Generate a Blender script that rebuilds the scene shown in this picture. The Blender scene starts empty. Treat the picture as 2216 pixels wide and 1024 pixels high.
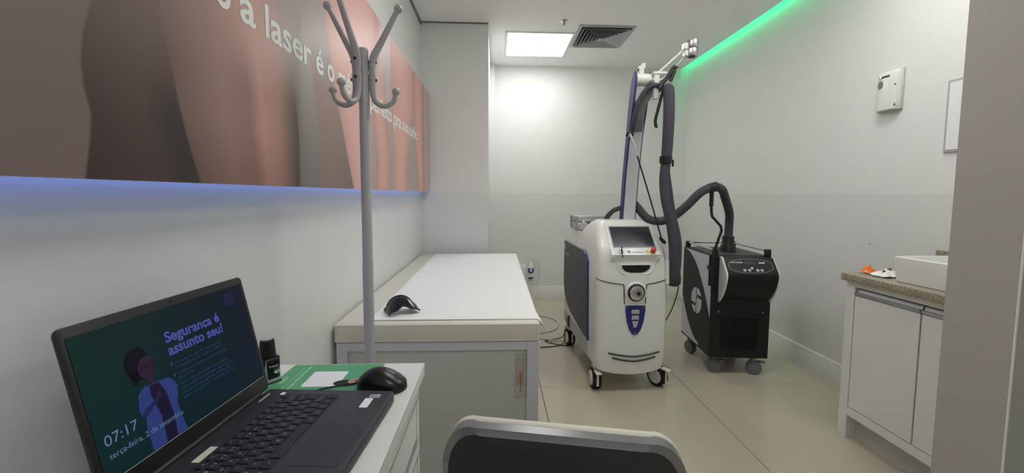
import bpy, bmesh, math, random
from mathutils import Vector, Matrix
import numpy as np

random.seed(7)
PI = math.pi
SC = bpy.context.scene
COL = SC.collection

# ------------------------------------------------------------------ camera, world, exposure
CAM_H = 1.18
YAW, PITCH, ROLL, FPX = 0.04077343, -0.07121084, 0.00468205, 860.0
cam_data = bpy.data.cameras.new('camera')
cam = bpy.data.objects.new('camera', cam_data)
COL.objects.link(cam)
fw = Vector((math.sin(YAW)*math.cos(PITCH), math.cos(YAW)*math.cos(PITCH), math.sin(PITCH)))
r0 = Vector((math.cos(YAW), -math.sin(YAW), 0.0))
u0 = r0.cross(fw)
rt = r0*math.cos(ROLL) + u0*math.sin(ROLL)
up = rt.cross(fw)
m = Matrix.Identity(4)
for i in range(3):
    m[i][0] = rt[i]; m[i][1] = up[i]; m[i][2] = -fw[i]
m.translation = Vector((0, 0, CAM_H))
cam.matrix_world = m
cam_data.sensor_fit = 'HORIZONTAL'
cam_data.sensor_width = 36.0
cam_data.lens = FPX/2216.0*36.0
cam_data.shift_y = -30.0/2216.0
cam_data.clip_start = 0.02
SC.camera = cam

world = bpy.data.worlds.new('world')
SC.world = world
world.use_nodes = True
world.node_tree.nodes['Background'].inputs[0].default_value = (0.8, 0.82, 0.85, 1)
world.node_tree.nodes['Background'].inputs[1].default_value = 0.05

SC.view_settings.view_transform = 'Standard'
SC.view_settings.look = 'None'
SC.view_settings.gamma = 1.0
SC.view_settings.use_curve_mapping = False
SC.view_settings.exposure = 0.50
SC.cycles.diffuse_bounces = 10
SC.cycles.max_bounces = 14
PANEL_LIGHT = 7.0

# ------------------------------------------------------------------ materials
def lin(c):
    return tuple((x/255/12.92 if x/255 <= 0.04045 else ((x/255+0.055)/1.055)**2.4) for x in c) + (1.0,)

MATS = {}
def mat(name, rgb=(200, 200, 200), rough=0.5, metal=0.0, var=0.04, scale=8.0, bump=0.0, bscale=60.0, emit=0.0, spec=0.5, coat=0.0):
    if name in MATS:
        return MATS[name]
    mt = bpy.data.materials.new(name); mt.use_nodes = True
    nt = mt.node_tree; b = nt.nodes['Principled BSDF']
    c = lin(rgb)
    b.inputs['Roughness'].default_value = rough
    b.inputs['Metallic'].default_value = metal
    b.inputs['Specular IOR Level'].default_value = spec
    b.inputs['Coat Weight'].default_value = coat
    tc = nt.nodes.new('ShaderNodeTexCoord')
    nz = nt.nodes.new('ShaderNodeTexNoise'); nz.inputs['Scale'].default_value = scale
    nz.inputs['Detail'].default_value = 4.0
    nt.links.new(tc.outputs['Object'], nz.inputs['Vector'])
    mx = nt.nodes.new('ShaderNodeMix'); mx.data_type = 'RGBA'
    mx.inputs[6].default_value = tuple(x*(1-var) for x in c[:3])+(1,)
    mx.inputs[7].default_value = tuple(min(1, x*(1+var)) for x in c[:3])+(1,)
    nt.links.new(nz.outputs[0], mx.inputs[0])
    nt.links.new(mx.outputs[2], b.inputs['Base Color'])
    if emit > 0:
        nt.links.new(mx.outputs[2], b.inputs['Emission Color'])
        b.inputs['Emission Strength'].default_value = emit
    if bump > 0:
        n2 = nt.nodes.new('ShaderNodeTexNoise'); n2.inputs['Scale'].default_value = bscale
        nt.links.new(tc.outputs['Object'], n2.inputs['Vector'])
        bp = nt.nodes.new('ShaderNodeBump'); bp.inputs['Strength'].default_value = bump
        bp.inputs['Distance'].default_value = 0.002
        nt.links.new(n2.outputs[0], bp.inputs['Height'])
        nt.links.new(bp.outputs[0], b.inputs['Normal'])
    MATS[name] = mt
    return mt

def wall_mat(name, rgb_up, rgb_low, split):
    """paint above the split height, slightly glossier washable paint below it"""
    mt = mat(name, rgb_up, 0.6, var=0.02, scale=3.0, bump=0.12, bscale=180.0)
    nt = mt.node_tree; b = nt.nodes['Principled BSDF']
    geo = nt.nodes.new('ShaderNodeNewGeometry'); sx = nt.nodes.new('ShaderNodeSeparateXYZ')
    nt.links.new(geo.outputs['Position'], sx.inputs[0])
    lt = nt.nodes.new('ShaderNodeMath'); lt.operation = 'LESS_THAN'; lt.inputs[1].default_value = split
    nt.links.new(sx.outputs[2], lt.inputs[0])
    old = b.inputs['Base Color'].links[0].from_socket
    mx = nt.nodes.new('ShaderNodeMix'); mx.data_type = 'RGBA'
    nt.links.new(lt.outputs[0], mx.inputs[0]); nt.links.new(old, mx.inputs[6])
    mx.inputs[7].default_value = lin(rgb_low)
    nt.links.new(mx.outputs[2], b.inputs['Base Color'])
    mr = nt.nodes.new('ShaderNodeMapRange')
    mr.inputs[3].default_value = 0.6; mr.inputs[4].default_value = 0.33
    nt.links.new(lt.outputs[0], mr.inputs[0]); nt.links.new(mr.outputs[0], b.inputs['Roughness'])
    return mt

def attr_mat(name, rough=0.5, emit=0.0, coat=0.0, base=1.0):
    mt = bpy.data.materials.new(name); mt.use_nodes = True
    nt = mt.node_tree; b = nt.nodes['Principled BSDF']
    if emit > 0: b.inputs['Specular IOR Level'].default_value = 0.15
    at = nt.nodes.new('ShaderNodeVertexColor'); at.layer_name = 'print'
    b.inputs['Roughness'].default_value = rough
    b.inputs['Coat Weight'].default_value = coat
    if base > 0:
        nt.links.new(at.outputs[0], b.inputs['Base Color'])
    else:
        b.inputs['Base Color'].default_value = (0.004, 0.004, 0.005, 1)
    if emit > 0:
        nt.links.new(at.outputs[0], b.inputs['Emission Color'])
        b.inputs['Emission Strength'].default_value = emit
    return mt

WALL = wall_mat('wall_paint', (229, 229, 228), (222, 222, 221), 1.19)
PIER = mat('jamb_grey', (176, 172, 165), 0.55, var=0.03, scale=3.0, bump=0.12, bscale=180.0)  # pier is a darker grey than the walls
CEIL = mat('ceiling_paint', (246, 244, 245), 0.7, var=0.015, scale=2.0)
WHITE = mat('white_laminate', (226, 225, 222), 0.4, var=0.02)
LAVENDER = mat('lavender_white_paint', (206, 206, 214), 0.5, var=0.02)
BASEB = mat('baseboard_white', (218, 217, 211), 0.4, var=0.02)
PANELGREY = mat('grey_panel', (198, 197, 193), 0.55, var=0.02)
TILE = mat('porcelain_tile', (182, 174, 156), 0.2, var=0.10, scale=2.2, bump=0.03, bscale=90.0, spec=0.65)
GROUT = mat('dark_grout', (62, 57, 50), 0.85)
BLACK = mat('black_plastic', (22, 22, 24), 0.42, var=0.1)
BLACKG = mat('black_gloss', (12, 12, 13), 0.12, var=0.1)
BLACKM = mat('black_metal', (11, 11, 12), 0.5, var=0.15, bump=0.1, bscale=400.0)
RUBBER = mat('black_rubber', (18, 18, 19), 0.75, var=0.1)
SHELL = mat('white_shell', (226, 226, 222), 0.32, var=0.015, coat=0.2)
GREYP = mat('grey_plastic', (120, 120, 122), 0.5, var=0.05)
DGREY = mat('dark_grey_plastic', (58, 57, 61), 0.5, var=0.05)
LGREY = mat('light_grey_paint', (176, 176, 178), 0.4, var=0.03)
PURPLE = mat('indigo_paint', (58, 52, 106), 0.5, var=0.06)
NAVY = mat('navy_panel', (44, 42, 58), 0.4, var=0.06)
BLUE = mat('blue_trim', (38, 42, 112), 0.3, var=0.05)
CHROME = mat('chrome', (210, 210, 212), 0.14, metal=1.0, var=0.02)
STEEL = mat('brushed_steel', (178, 178, 180), 0.35, metal=1.0, var=0.05)
ALU = mat('aluminium', (190, 191, 193), 0.4, metal=0.8, var=0.05)
HOSE = mat('grey_fabric_hose', (70, 68, 78), 0.85, var=0.12, scale=30, bump=0.5, bscale=500)
RACK = mat('grey_enamel', (172, 170, 176), 0.35, var=0.03)
CREAM = mat('cream_leatherette', (216, 211, 198), 0.5, var=0.03, bump=0.25, bscale=300)
SHEET = mat('white_sheet', (238, 238, 236), 0.75, var=0.01, bump=0.15, bscale=25)
GRANITE = mat('granite', (150, 142, 128), 0.35, var=0.35, scale=160.0)
_nt = GRANITE.node_tree
_nz = [n for n in _nt.nodes if n.type == 'TEX_NOISE'][0]; _mx = [n for n in _nt.nodes if n.type == 'MIX'][0]
_rp = _nt.nodes.new('ShaderNodeValToRGB'); _nz.inputs['Scale'].default_value = 230.0; _nz.inputs['Detail'].default_value = 6.0
_rp.color_ramp.elements[0].position = 0.38; _rp.color_ramp.elements[1].position = 0.62
_nt.links.new(_nz.outputs[0], _rp.inputs[0]); _nt.links.new(_rp.outputs[0], _mx.inputs[0])
_mx.inputs[6].default_value = lin((112, 103, 88)); _mx.inputs[7].default_value = lin((184, 174, 154))
SWOOSH = mat('white_vinyl', (208, 208, 212), .45, var=.02)
CERAMIC = mat('white_ceramic', (230, 230, 226), 0.12, var=0.01)
GREEN = mat('green_card', (84, 164, 112), 0.4, var=0.03)
PRINTW = mat('white_print', (232, 236, 230), 0.6, var=0.01)
PRINTG = mat('pale_green_print', (176, 226, 190), 0.6, var=0.01)
PRINTK = mat('black_print', (20, 20, 20), 0.6, var=0.02)
PRINTR = mat('red_print', (170, 70, 70), 0.6, var=0.05)
RED = mat('red_plastic', (190, 40, 34), 0.35, var=0.05)
YELLOW = mat('yellow_plastic', (222, 176, 60), 0.45, var=0.05)
ORANGE = mat('orange_foil', (236, 120, 30), 0.35, var=0.08)
SKINP = mat('skin_print', (178, 138, 118), 0.6, var=0.08)
LAPTOP = mat('laptop_shell', (50, 49, 55), 0.5, var=0.06, scale=200)
BEZEL = mat('laptop_bezel', (24, 24, 26), 0.45, var=0.05)
KEYM = mat('key_plastic', (33, 32, 37), 0.5, var=0.05)
LEGEND = mat('key_legend', (196, 196, 200), 0.6, var=0.01)
TAPE = mat('paper_tape', (212, 206, 184), 0.7, var=0.04)
CORDW = mat('cord_white', (196, 194, 186), 0.5, var=0.03)
PLUGB = mat('plug_blue', (38, 62, 150), 0.4, var=0.05)
SCREENG = mat('touch_screen', (52, 52, 60), 0.15, var=0.04)
PAPER = mat('white_paper', (236, 236, 238), 0.6, var=0.01)
PANEL_E = mat('panel_diffuser', (255, 255, 253), 0.5, var=0.0, emit=PANEL_LIGHT)
LED_G = mat('led_green', (0, 215, 140), 0.5, var=0.0, emit=20.0)
LED_B = mat('led_blue', (110, 150, 255), 0.5, var=0.0, emit=1.5)

# ------------------------------------------------------------------ mesh helpers
def smooth_path(pts, n=8):
    pts = [Vector(p) for p in pts]
    if len(pts) < 3:
        return pts
    P = [pts[0]*2-pts[1]] + pts + [pts[-1]*2-pts[-2]]
    out = []
    for i in range(1, len(P)-2):
        a, b, c, d = P[i-1], P[i], P[i+1], P[i+2]
        for k in range(n):
            t = k/n
            out.append(0.5*((2*b)+(c-a)*t+(2*a-5*b+4*c-d)*t*t+(3*b-a-3*c+d)*t*t*t))
    out.append(pts[-1])
    return out

class G:
    def __init__(self):
        self.v = []; self.f = []
    def add(self, vs, fs):
        o = len(self.v)
        self.v += [tuple(p) for p in vs]
        self.f += [tuple(i+o for i in f) for f in fs]
        return self
    def box(self, x0, x1, y0, y1, z0, z1, r=0.0, seg=2, mtx=None):
        bm = bmesh.new()
        bmesh.ops.create_cube(bm, size=1.0)
        for v in bm.verts:
            v.co = Vector(((x0+x1)/2+v.co.x*(x1-x0), (y0+y1)/2+v.co.y*(y1-y0), (z0+z1)/2+v.co.z*(z1-z0)))
        if r > 0:
            bmesh.ops.bevel(bm, geom=bm.edges[:], offset=r, segments=seg, profile=0.5, affect='EDGES')
        return self.addbm(bm, mtx)
    def addbm(self, bm, mtx=None):
        bm.verts.index_update()
        vs = [(mtx @ v.co if mtx else v.co.copy()) for v in bm.verts]
        fs = [[v.index for v in f.verts] for f in bm.faces]
        bm.free()
        return self.add(vs, fs)
    def prism(self, poly, axis, a, b, r=0.0, seg=2, mtx=None):
        """poly in the two remaining axes in xyz order, extruded along axis from a to b"""
        def mk(p, t):
            if axis == 0: return (t, p[0], p[1])
            if axis == 1: return (p[0], t, p[1])
            return (p[0], p[1], t)
        n = len(poly)
        bm = bmesh.new()
        A = [bm.verts.new(mk(p, a)) for p in poly]; B = [bm.verts.new(mk(p, b)) for p in poly]
        bm.faces.new(A); bm.faces.new(B[::-1])
        for i in range(n):
            bm.faces.new((A[(i+1) % n], A[i], B[i], B[(i+1) % n]))
        bmesh.ops.recalc_face_normals(bm, faces=bm.faces[:])
        if r > 0:
            cap = [e for e in bm.edges if all(v in set(A) for v in e.verts) or all(v in set(B) for v in e.verts)]
            bmesh.ops.bevel(bm, geom=cap, offset=r, segments=seg, profile=0.5, affect='EDGES')
        return self.addbm(bm, mtx)
    def tube(self, pts, r, n=10, smooth=0, cap=True):
        if smooth:
            if isinstance(r, (list, tuple)):
                k = len(pts)
                rr = []
                for i in range(k-1):
                    for j in range(smooth):
                        rr.append(r[i]+(r[i+1]-r[i])*j/smooth)
                rr.append(r[-1]); r = rr
            pts = smooth_path(pts, smooth)
        pts = [Vector(p) for p in pts]
        R = r if isinstance(r, (list, tuple)) else [r]*len(pts)
        t0 = (pts[1]-pts[0]).normalized()
        nrm = t0.orthogonal().normalized()
        vs, fs = [], []
        prev = t0
        for i, p in enumerate(pts):
            if i == 0: t = t0
            elif i == len(pts)-1: t = (pts[i]-pts[i-1]).normalized()
            else: t = ((pts[i]-pts[i-1]).normalized()+(pts[i+1]-pts[i]).normalized()).normalized()
            q = prev.rotation_difference(t); nrm = (q @ nrm).normalized(); prev = t
            bn = t.cross(nrm)
            for k in range(n):
                a = 2*PI*k/n
                vs.append(p+(nrm*math.cos(a)+bn*math.sin(a))*R[i])
        for i in range(len(pts)-1):
            for k in range(n):
                a = i*n+k; b = i*n+(k+1) % n
                fs.append((a, b, b+n, a+n))
        if cap:
            fs.append(tuple(range(n))[::-1]); fs.append(tuple(range((len(pts)-1)*n, len(pts)*n)))
        return self.add(vs, fs)
    def lathe(self, prof, c=(0, 0, 0), axis=(0, 0, 1), n=24, cap=True):
        """prof: list of (radius, height along axis)"""
        ax = Vector(axis).normalized(); u = ax.orthogonal().normalized(); w = ax.cross(u); c = Vector(c)
        vs, fs = [], []
        for r, h in prof:
            for k in range(n):
                a = 2*PI*k/n
                vs.append(c+ax*h+(u*math.cos(a)+w*math.sin(a))*r)
        for i in range(len(prof)-1):
            for k in range(n):
                a = i*n+k; b = i*n+(k+1) % n
                fs.append((a, b, b+n, a+n))
        if cap:
            fs.append(tuple(range(n))[::-1]); fs.append(tuple(range((len(prof)-1)*n, len(prof)*n)))
        return self.add(vs, fs)
    def ball(self, c, r, n=14, sc=(1, 1, 1)):
        bm = bmesh.new(); bmesh.ops.create_uvsphere(bm, u_segments=n, v_segments=max(6, n//2), radius=r)
        for v in bm.verts:
            v.co = Vector((v.co.x*sc[0]+c[0], v.co.y*sc[1]+c[1], v.co.z*sc[2]+c[2]))
        return self.addbm(bm)
    def loft(self, rings, cap=True, closed=True):
        n = len(rings[0]); vs = [p for r in rings for p in r]; fs = []
        for i in range(len(rings)-1):
            for k in range(n if closed else n-1):
                a = i*n+k; b = i*n+(k+1) % n
                fs.append((a, b, b+n, a+n))
        if cap and closed:
            fs.append(tuple(range(n))[::-1]); fs.append(tuple(range((len(rings)-1)*n, len(rings)*n)))
        return self.add(vs, fs)
    def plate(self, pts, thick_vec):
        """flat polygon (world/local 3-d points) given a thickness"""
        n = len(pts); t = Vector(thick_vec)
        A = [Vector(p) for p in pts]; B = [p+t for p in A]
        fs = [tuple(range(n))[::-1], tuple(range(n, 2*n))]
        for i in range(n):
            fs.append((i, (i+1) % n, n+(i+1) % n, n+i))
        return self.add(A+B, fs)
    def build(self, name, material, parent=None, angle=40, kind=None):
        me = bpy.data.meshes.new(name)
        me.from_pydata([tuple(p) for p in self.v], [], self.f)
        me.update()
        bm = bmesh.new(); bm.from_mesh(me)
        bmesh.ops.recalc_face_normals(bm, faces=bm.faces[:]); bm.to_mesh(me); bm.free()
        if angle:
            me.shade_smooth(); me.set_sharp_from_angle(angle=math.radians(angle))
        me.materials.append(material)
        o = bpy.data.objects.new(name, me); COL.objects.link(o)
        if parent is not None: o.parent = parent
        if kind: o['kind'] = kind
        return o

def tag(o, label, cat, group=None):
    o['label'] = label; o['category'] = cat
    if group: o['group'] = group
    return o
def thing(name, label, cat, loc=(0, 0, 0), rz=0.0, group=None):
    o = bpy.data.objects.new(name, None); COL.objects.link(o)
    o.empty_display_size = 0.05
    o.location = loc; o.rotation_euler = (0, 0, rz)
    return tag(o, label, cat, group)
def struct(g, name, material, angle=40):
    return g.build(name, material, None, angle, 'structure')

_TXT = {}
def glyphs(body, bold=0.0):
    key = (body, bold)
    if key not in _TXT:
        cu = bpy.data.curves.new('t', 'FONT'); cu.body = body; cu.size = 1.0; cu.offset = bold; cu.resolution_u = 6
        ob = bpy.data.objects.new('t', cu); COL.objects.link(ob)
        dg = bpy.context.evaluated_depsgraph_get(); dg.update()
        me = bpy.data.meshes.new_from_object(ob.evaluated_get(dg))
        vs = [(v.co.x, v.co.y) for v in me.vertices]; fs = [tuple(p.vertices) for p in me.polygons]
        bpy.data.objects.remove(ob); bpy.data.curves.remove(cu); bpy.data.meshes.remove(me)
        _TXT[key] = (vs, fs)
    return _TXT[key]
def lettering(g, body, org, u, v, width=None, size=None, bold=0.0):
    """flat lettering, baseline starting at org, running along u with cap direction v; fitted to width when given"""
    vs, fs = glyphs(body, bold)
    if not vs: return g
    x0 = min(p[0] for p in vs); x1 = max(p[0] for p in vs)
    if size is None: size = width/(x1-x0)
    sx = width/(x1-x0) if width else size
    org, u, v = Vector(org), Vector(u), Vector(v)
    return g.add([org+u*((p[0]-x0)*sx)+v*(p[1]*size) for p in vs], fs)

# ================================================================== THE ROOM
XL, XR, YB, ZC = -0.62, 2.135, 4.44, 2.58
YF = -1.5            # wall behind the camera
XP = 1.392            # side wall of the entrance next to the camera
TOP = 2.80

fl = struct(G().box(XL-0.1, XR+0.1, YF-0.1, YB+0.1, -0.06, -0.004), 'floor', GROUT, 0)
tx = [-0.623, 0.277, 1.177, 2.077, 2.2]
ty = [-1.5] + [2.35+0.868*k for k in range(-4, 3)] + [4.45]
tile_cache = {}
for i in range(len(tx)-1):
    for j in range(len(ty)-1):
        w, d = tx[i+1]-tx[i]-0.003, ty[j+1]-ty[j]-0.003
        if w < 0.01 or d < 0.01: continue
        k = (round(w, 3), round(d, 3))
        if k not in tile_cache:
            o = G().box(-w/2, w/2, -d/2, d/2, -0.006, 0.0, 0.0012, 1).build('floor_tile', TILE, fl, 30)
            tile_cache[k] = o
        else:
            o = tile_cache[k].copy(); COL.objects.link(o); o.parent = fl
        o.location = ((tx[i]+tx[i+1])/2, (ty[j]+ty[j+1])/2, 0)

struct(G().box(XL-0.12, XL, YF, YB+0.1, 0, TOP), 'wall_left', WALL)
struct(G().box(XL, XR+0.1, YB, YB+0.12, 0, TOP), 'wall_back', WALL)
struct(G().box(XR, XR+0.12, 1.16, YB, 0, TOP), 'wall_right', WALL)
struct(G().box(XL-0.12, XR+0.12, YF-0.12, YF, 0, TOP), 'wall_front', WALL)
# column between bed and back wall, with its narrow step
struct(G().box(XL, -0.064, 3.375, YB, 0, TOP), 'wall_column', WALL)
struct(G().box(-0.064, -0.016, 4.36, YB, 0, TOP), 'trim_1', WALL)
# entrance pier and return wall on the right
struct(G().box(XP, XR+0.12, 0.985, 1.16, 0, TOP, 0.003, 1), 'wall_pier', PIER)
struct(G().box(XR, XR+0.12, YF, 0.985, 0, TOP), 'wall_entrance', WALL)
struct(G().box(XP-0.0015, XP+0.003, 0.9845, 0.9875, 0, ZC), 'pier_edge_line', PAPER)  # thin pale strip along the near corner of the pier
# ceiling: dropped sheet with a light cove along the right wall, slab above it
struct(G().box(XL-0.05, 2.062, YF, YB+0.02, ZC, ZC+0.03), 'ceiling', CEIL)
struct(G().box(XL-0.12, XR+0.12, YF-0.12, YB+0.12, TOP, TOP+0.08), 'ceiling_slab', CEIL)
struct(G().box(XL, XL+0.012, YF, 3.375, ZC-0.02, ZC), 'shadow_gap_left', GREYP)  # grey strip painted in for the dark shadow gap between ceiling and wall
struct(G().box(XL+0.012, -0.064, 3.363, 3.375, ZC-0.008, ZC), 'trim_4', GREYP)
struct(G().box(2.045, 2.062, YF, YB, ZC+0.03, ZC+0.055), 'trim_5', CEIL)

def baseboard(name, p0, p1, nx, ny):
    """skirting with a stepped top, from p0 to p1, standing out along (nx, ny)"""
    prof = [(0, 0), (0.016, 0), (0.016, 0.115), (0.012, 0.122), (0.012, 0.132), (0.006, 0.140), (0, 0.140)]
    A = [Vector((p0[0]+nx*d, p0[1]+ny*d, z)) for d, z in prof]
    B = [Vector((p1[0]+nx*d, p1[1]+ny*d, z)) for d, z in prof]
    n = len(prof); g = G()
    g.add(A+B, [(i, (i+1) % n, n+(i+1) % n, n+i) for i in range(n)]+[tuple(range(n)), tuple(range(n, 2*n))])
    return struct(g, name, BASEB, 30)
baseboard('baseboard_right', (XR, 1.87), (XR, YB), -1, 0)
baseboard('baseboard_back', (-0.016, YB), (XR, YB), 0, -1)
baseboard('baseboard_column', (-0.064, 3.375), (-0.064, 4.36), 1, 0)
baseboard('baseboard_left', (XL, 1.05), (XL, 1.45), 1, 0)

# small scars in the paint of the right wall
g = G().box(XR-0.002, XR, 2.165, 2.172, 0.905, 0.911, 0.001, 1)
tag(g.build('wall_plug', DGREY), 'tiny dark screw hole in the right wall above the sink counter', 'screw hole')

# ------------------------------------------------------------------ lights in the ceiling
def ceiling_panel(x, y, label):
    t = thing('ceiling_light', label, 'light', (x, y, ZC), 0, 'square ceiling light panels')
    s = 0.295
    g = G()
    for a in (-1, 1):
        g.box(a*s-0.012, a*s+0.012, -s-0.012, s+0.012, -0.008, 0.004, 0.002, 1)
        g.box(-s+0.012, s-0.012, a*s-0.012, a*s+0.012, -0.008, 0.004, 0.002, 1)
    g.build('frame', WHITE, t)
    G().box(-s+0.008, s-0.008, -s+0.008, s-0.008, -0.004, 0.002).build('diffuser', PANEL_E, t)
    return t
ceiling_panel(0.385, 3.83, 'bright square ceiling light panel beside the air vent')
ceiling_panel(0.385, 1.65, 'square ceiling light panel over the middle of the room, above the treatment bed')

ceiling_panel(1.50, 1.65, 'square ceiling light panel over the right side of the room, above the sink')
ceiling_panel(0.385, -0.55, 'square ceiling light panel over the entrance, behind the camera')

# air diffuser: nested square louvres
t = thing('air_vent', 'square grey ceiling air diffuser with nested louvres beside the light panel', 'air vent', (0.93, 3.60, ZC))
g = G()
S = 0.225
for a in (-1, 1):
    g.box(a*S-0.014, a*S+0.014, -S-0.014, S+0.014, -0.010, 0.0, 0.002, 1)
    g.box(-S+0.014, S-0.014, a*S-0.014, a*S+0.014, -0.010, 0.0, 0.002, 1)
g.build('frame', LGREY, t)
G().box(-S+0.01, S-0.01, -S+0.01, S-0.01, -0.002, 0.0).build('backing', BLACK, t)
for k in range(6):
    so = S-0.020-k*0.030; si = so-0.020
    z0, z1 = -0.006-0.001*k, -0.024-0.001*k
    for q in range(4):
        mt = Matrix.Rotation(q*PI/2, 4, 'Z')
        A = [mt @ Vector(p) for p in ((-so, -so, z1), (so, -so, z1), (si, -si, z0), (-si, -si, z0))]
        G().plate(A, (0, 0, 0.0015)).build('louvre', LGREY, t, 0)
G().box(-0.03, 0.03, -0.03, 0.03, -0.030, -0.026).build('centre_plate', LGREY, t)

t = thing('sprinkler', 'small chrome ceiling sprinkler head in front of the light panel', 'sprinkler', (0.55, 3.30, ZC))
G().lathe([(0.036, 0), (0.036, -0.003), (0.022, -0.010), (0.015, -0.010)], n=20).build('escutcheon', CHROME, t)
G().lathe([(0.010, -0.008), (0.010, -0.024), (0.006, -0.026), (0.006, -0.034)], n=12).build('body', STEEL, t)
g = G()
for a in (-1, 1): g.tube([(a*0.008, 0, -0.026), (a*0.012, 0, -0.036), (a*0.004, 0, -0.046)], 0.002, 6)
g.build('frame_arm', CHROME, t)
G().lathe([(0.003, -0.042), (0.014, -0.046), (0.014, -0.048)], n=14).build('deflector', CHROME, t)

tag(G().box(2.010, 2.030, YF+0.1, YB-0.01, ZC+0.045, ZC+0.060).build('led_strip', LED_G), 'green LED strip glowing in the ceiling cove along the right wall', 'LED strip')

# ================================================================== POSTER ON THE LEFT WALL
PX, PY0, PY1, PZ0, PZ1 = -0.545, -0.15, 3.335, 1.198, 1.992
poster = thing('wall_poster', 'long wall poster of bare legs in many skin tones with white lettering', 'poster', (XL, 1.6, 1.2))
def P_(g, name, m_, par, angle=30):      # build from world coordinates under a thing
    root = par
    while root.parent is not None: root = root.parent
    inv = Matrix.Translation(-Vector(root.location))
    g.v = [tuple(inv @ Vector(p)) for p in g.v]
    return g.build(name, m_, par, angle)
P_(G().box(PX-0.018, PX-0.001, PY0, PY1, PZ0, PZ1), 'backing_board', PANELGREY, poster)
for y in (0.0, 1.1, 2.2, 3.2):
    P_(G().box(XL, PX-0.018, y, y+0.03, PZ0+0.1, PZ1-0.1), 'standoff', ALU, poster)

def interp(tab, z):
    zs = [p[1] for p in tab]; ys = [p[0] for p in tab]
    o = np.argsort(zs); return np.interp(z, np.array(zs)[o], np.array(ys)[o])
def sstep(a, b, x):
    t_ = np.clip((x-a)/(b-a), 0, 1); return t_*t_*(3-2*t_)
def lin3(c): return np.array(lin(c)[:3])
def print_colour(Y, Z):
    """the printed photograph: legs and hips of people standing side by side, in poster coordinates"""
    n = Y.shape
    C = np.zeros(n+(3,)); C[:] = lin3((112, 101, 97))
    def over(maskv, col):
        nonlocal C
        C = C*(1-maskv[..., None]) + maskv[..., None]*col
    lowf = sstep(1.6, 1.2, Z)[..., None]
    # person 1, dark brown
    e1 = interp([(.60, 1.75), (.585, 1.52), (.577, 1.438), (.563, 1.39), (.558, 1.353), (.559, 1.321), (.567, 1.286), (.563, 1.252), (.553, 1.196)], Z)
    c1 = lin3((112, 97, 93))*(1-lowf)+lin3((66, 52, 49))*lowf
    c1 = c1*(0.80+0.28*np.sin(np.clip((Y-e1)/0.17, 0, 1)*PI*0.75))[..., None]
    over(sstep(-.003, .003, Y-e1), c1)
    # shade between the legs
    eg = interp([(.690, 1.47), (.708, 1.387), (.717, 1.336), (.733, 1.276), (.761, 1.195)], Z)
    dk = sstep(-.085, -.02, Y-eg)*(1-sstep(0, .003, Y-eg))*sstep(1.40, 1.28, Z)
    over(dk*0.92, lin3((46, 43, 42)))
    # person 2, mid brown with warm highlights
    tt = np.clip((Y-eg)/(1.12-eg), 0, 1)
    c2a = np.zeros(n+(3,))
    for k in range(3):
        c2a[..., k] = np.interp(tt, [0, .12, .3, .5, .62, .8, .93, 1], [lin3(c)[k] for c in ((112, 95, 88), (128, 107, 98), (146, 121, 111), (138, 110, 101), (178, 143, 131), (168, 131, 120), (118, 98, 91), (84, 73, 70))])
    c2b = np.zeros(n+(3,))
    for k in range(3):
        c2b[..., k] = np.interp(tt, [0, .25, .5, .8, 1], [lin3(c)[k] for c in ((128, 111, 107), (150, 127, 120), (186, 154, 144), (182, 152, 144), (160, 138, 132))])
    f2 = sstep(1.40, 1.60, Z)[..., None]
    c2 = c2a*(1-f2)+c2b*f2
    c2 = c2*(1-0.28*sstep(1.34, 1.2, Z)[..., None]*np.array([.8, 1.05, 1.05]))
    over(sstep(-.002, .004, Y-eg)*np.where(Z > 1.39, sstep(-.10, .06, Y-eg), 1), c2)
    # grey backdrop
    e2 = interp([(1.03, 1.95), (1.05, 1.66), (1.068, 1.555), (1.128, 1.454), (1.14, 1.332), (1.136, 1.197)], Z)
    soft = 0.004+0.10*sstep(1.35, 1.6, Z)
    bgd = lin3((150, 146, 142))*(1-lowf*0.75)+lin3((96, 93, 91))*lowf*0.75
    over(sstep(-soft, soft, Y-e2), bgd)
    # person 3, grey brown, seen darker
    e3 = interp([(1.20, 1.62), (1.24, 1.482), (1.262, 1.348), (1.259, 1.2)], Z)
    c3 = lin3((140, 122, 114))*(1-lowf)+lin3((122, 106, 98))*lowf
    over(sstep(-.01, .02, Y-e3)*sstep(1.70, 1.45, Z), c3*(1.05-0.3*np.clip((Y-e3-.1)/.25, 0, 1))[..., None])
    # person 4, fair, then the other fair legs
    fair = lin3((204, 166, 158))
    shade = lin3((174, 134, 124))
    grey = lin3((158, 152, 143))
    e4 = interp([(1.32, 1.99), (1.325, 1.789), (1.333, 1.708), (1.388, 1.55), (1.47, 1.377), (1.551, 1.205)], Z)
    r4 = interp([(1.95, 1.99), (1.93, 1.80), (1.79, 1.55), (1.765, 1.2)], Z)
    tt = np.clip((Y-e4)/(r4-e4), 0, 1)
    soft4 = 0.004+0.03*sstep(1.5, 1.8, Z)
    over(sstep(-soft4, soft4, Y-e4), shade+(fair-shade)*np.sin(np.clip(tt*1.15, 0, 1)*PI)[..., None]**.5)
    gmix = lin3((176, 168, 162))*sstep(1.5, 1.85, Z)[..., None]+grey*(1-sstep(1.5, 1.85, Z))[..., None]
    over(sstep(-.02, .02, Y-r4), gmix)
    def leg(lt, rg, z_top, c_mid, c_edge, blur=0.012):
        nonlocal C
        a, b = interp(lt, Z), interp(rg, Z)
        t_ = np.clip((Y-a)/np.maximum(b-a, 1e-4), 0, 1)
        col = c_edge+(c_mid-c_edge)*(np.sin(t_*PI)**.6)[..., None]
        msk = sstep(-blur, blur, Y-a)*(1-sstep(-blur, blur, Y-b))*sstep(z_top+.12, z_top-.12, Z)
        over(msk, col)
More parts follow.
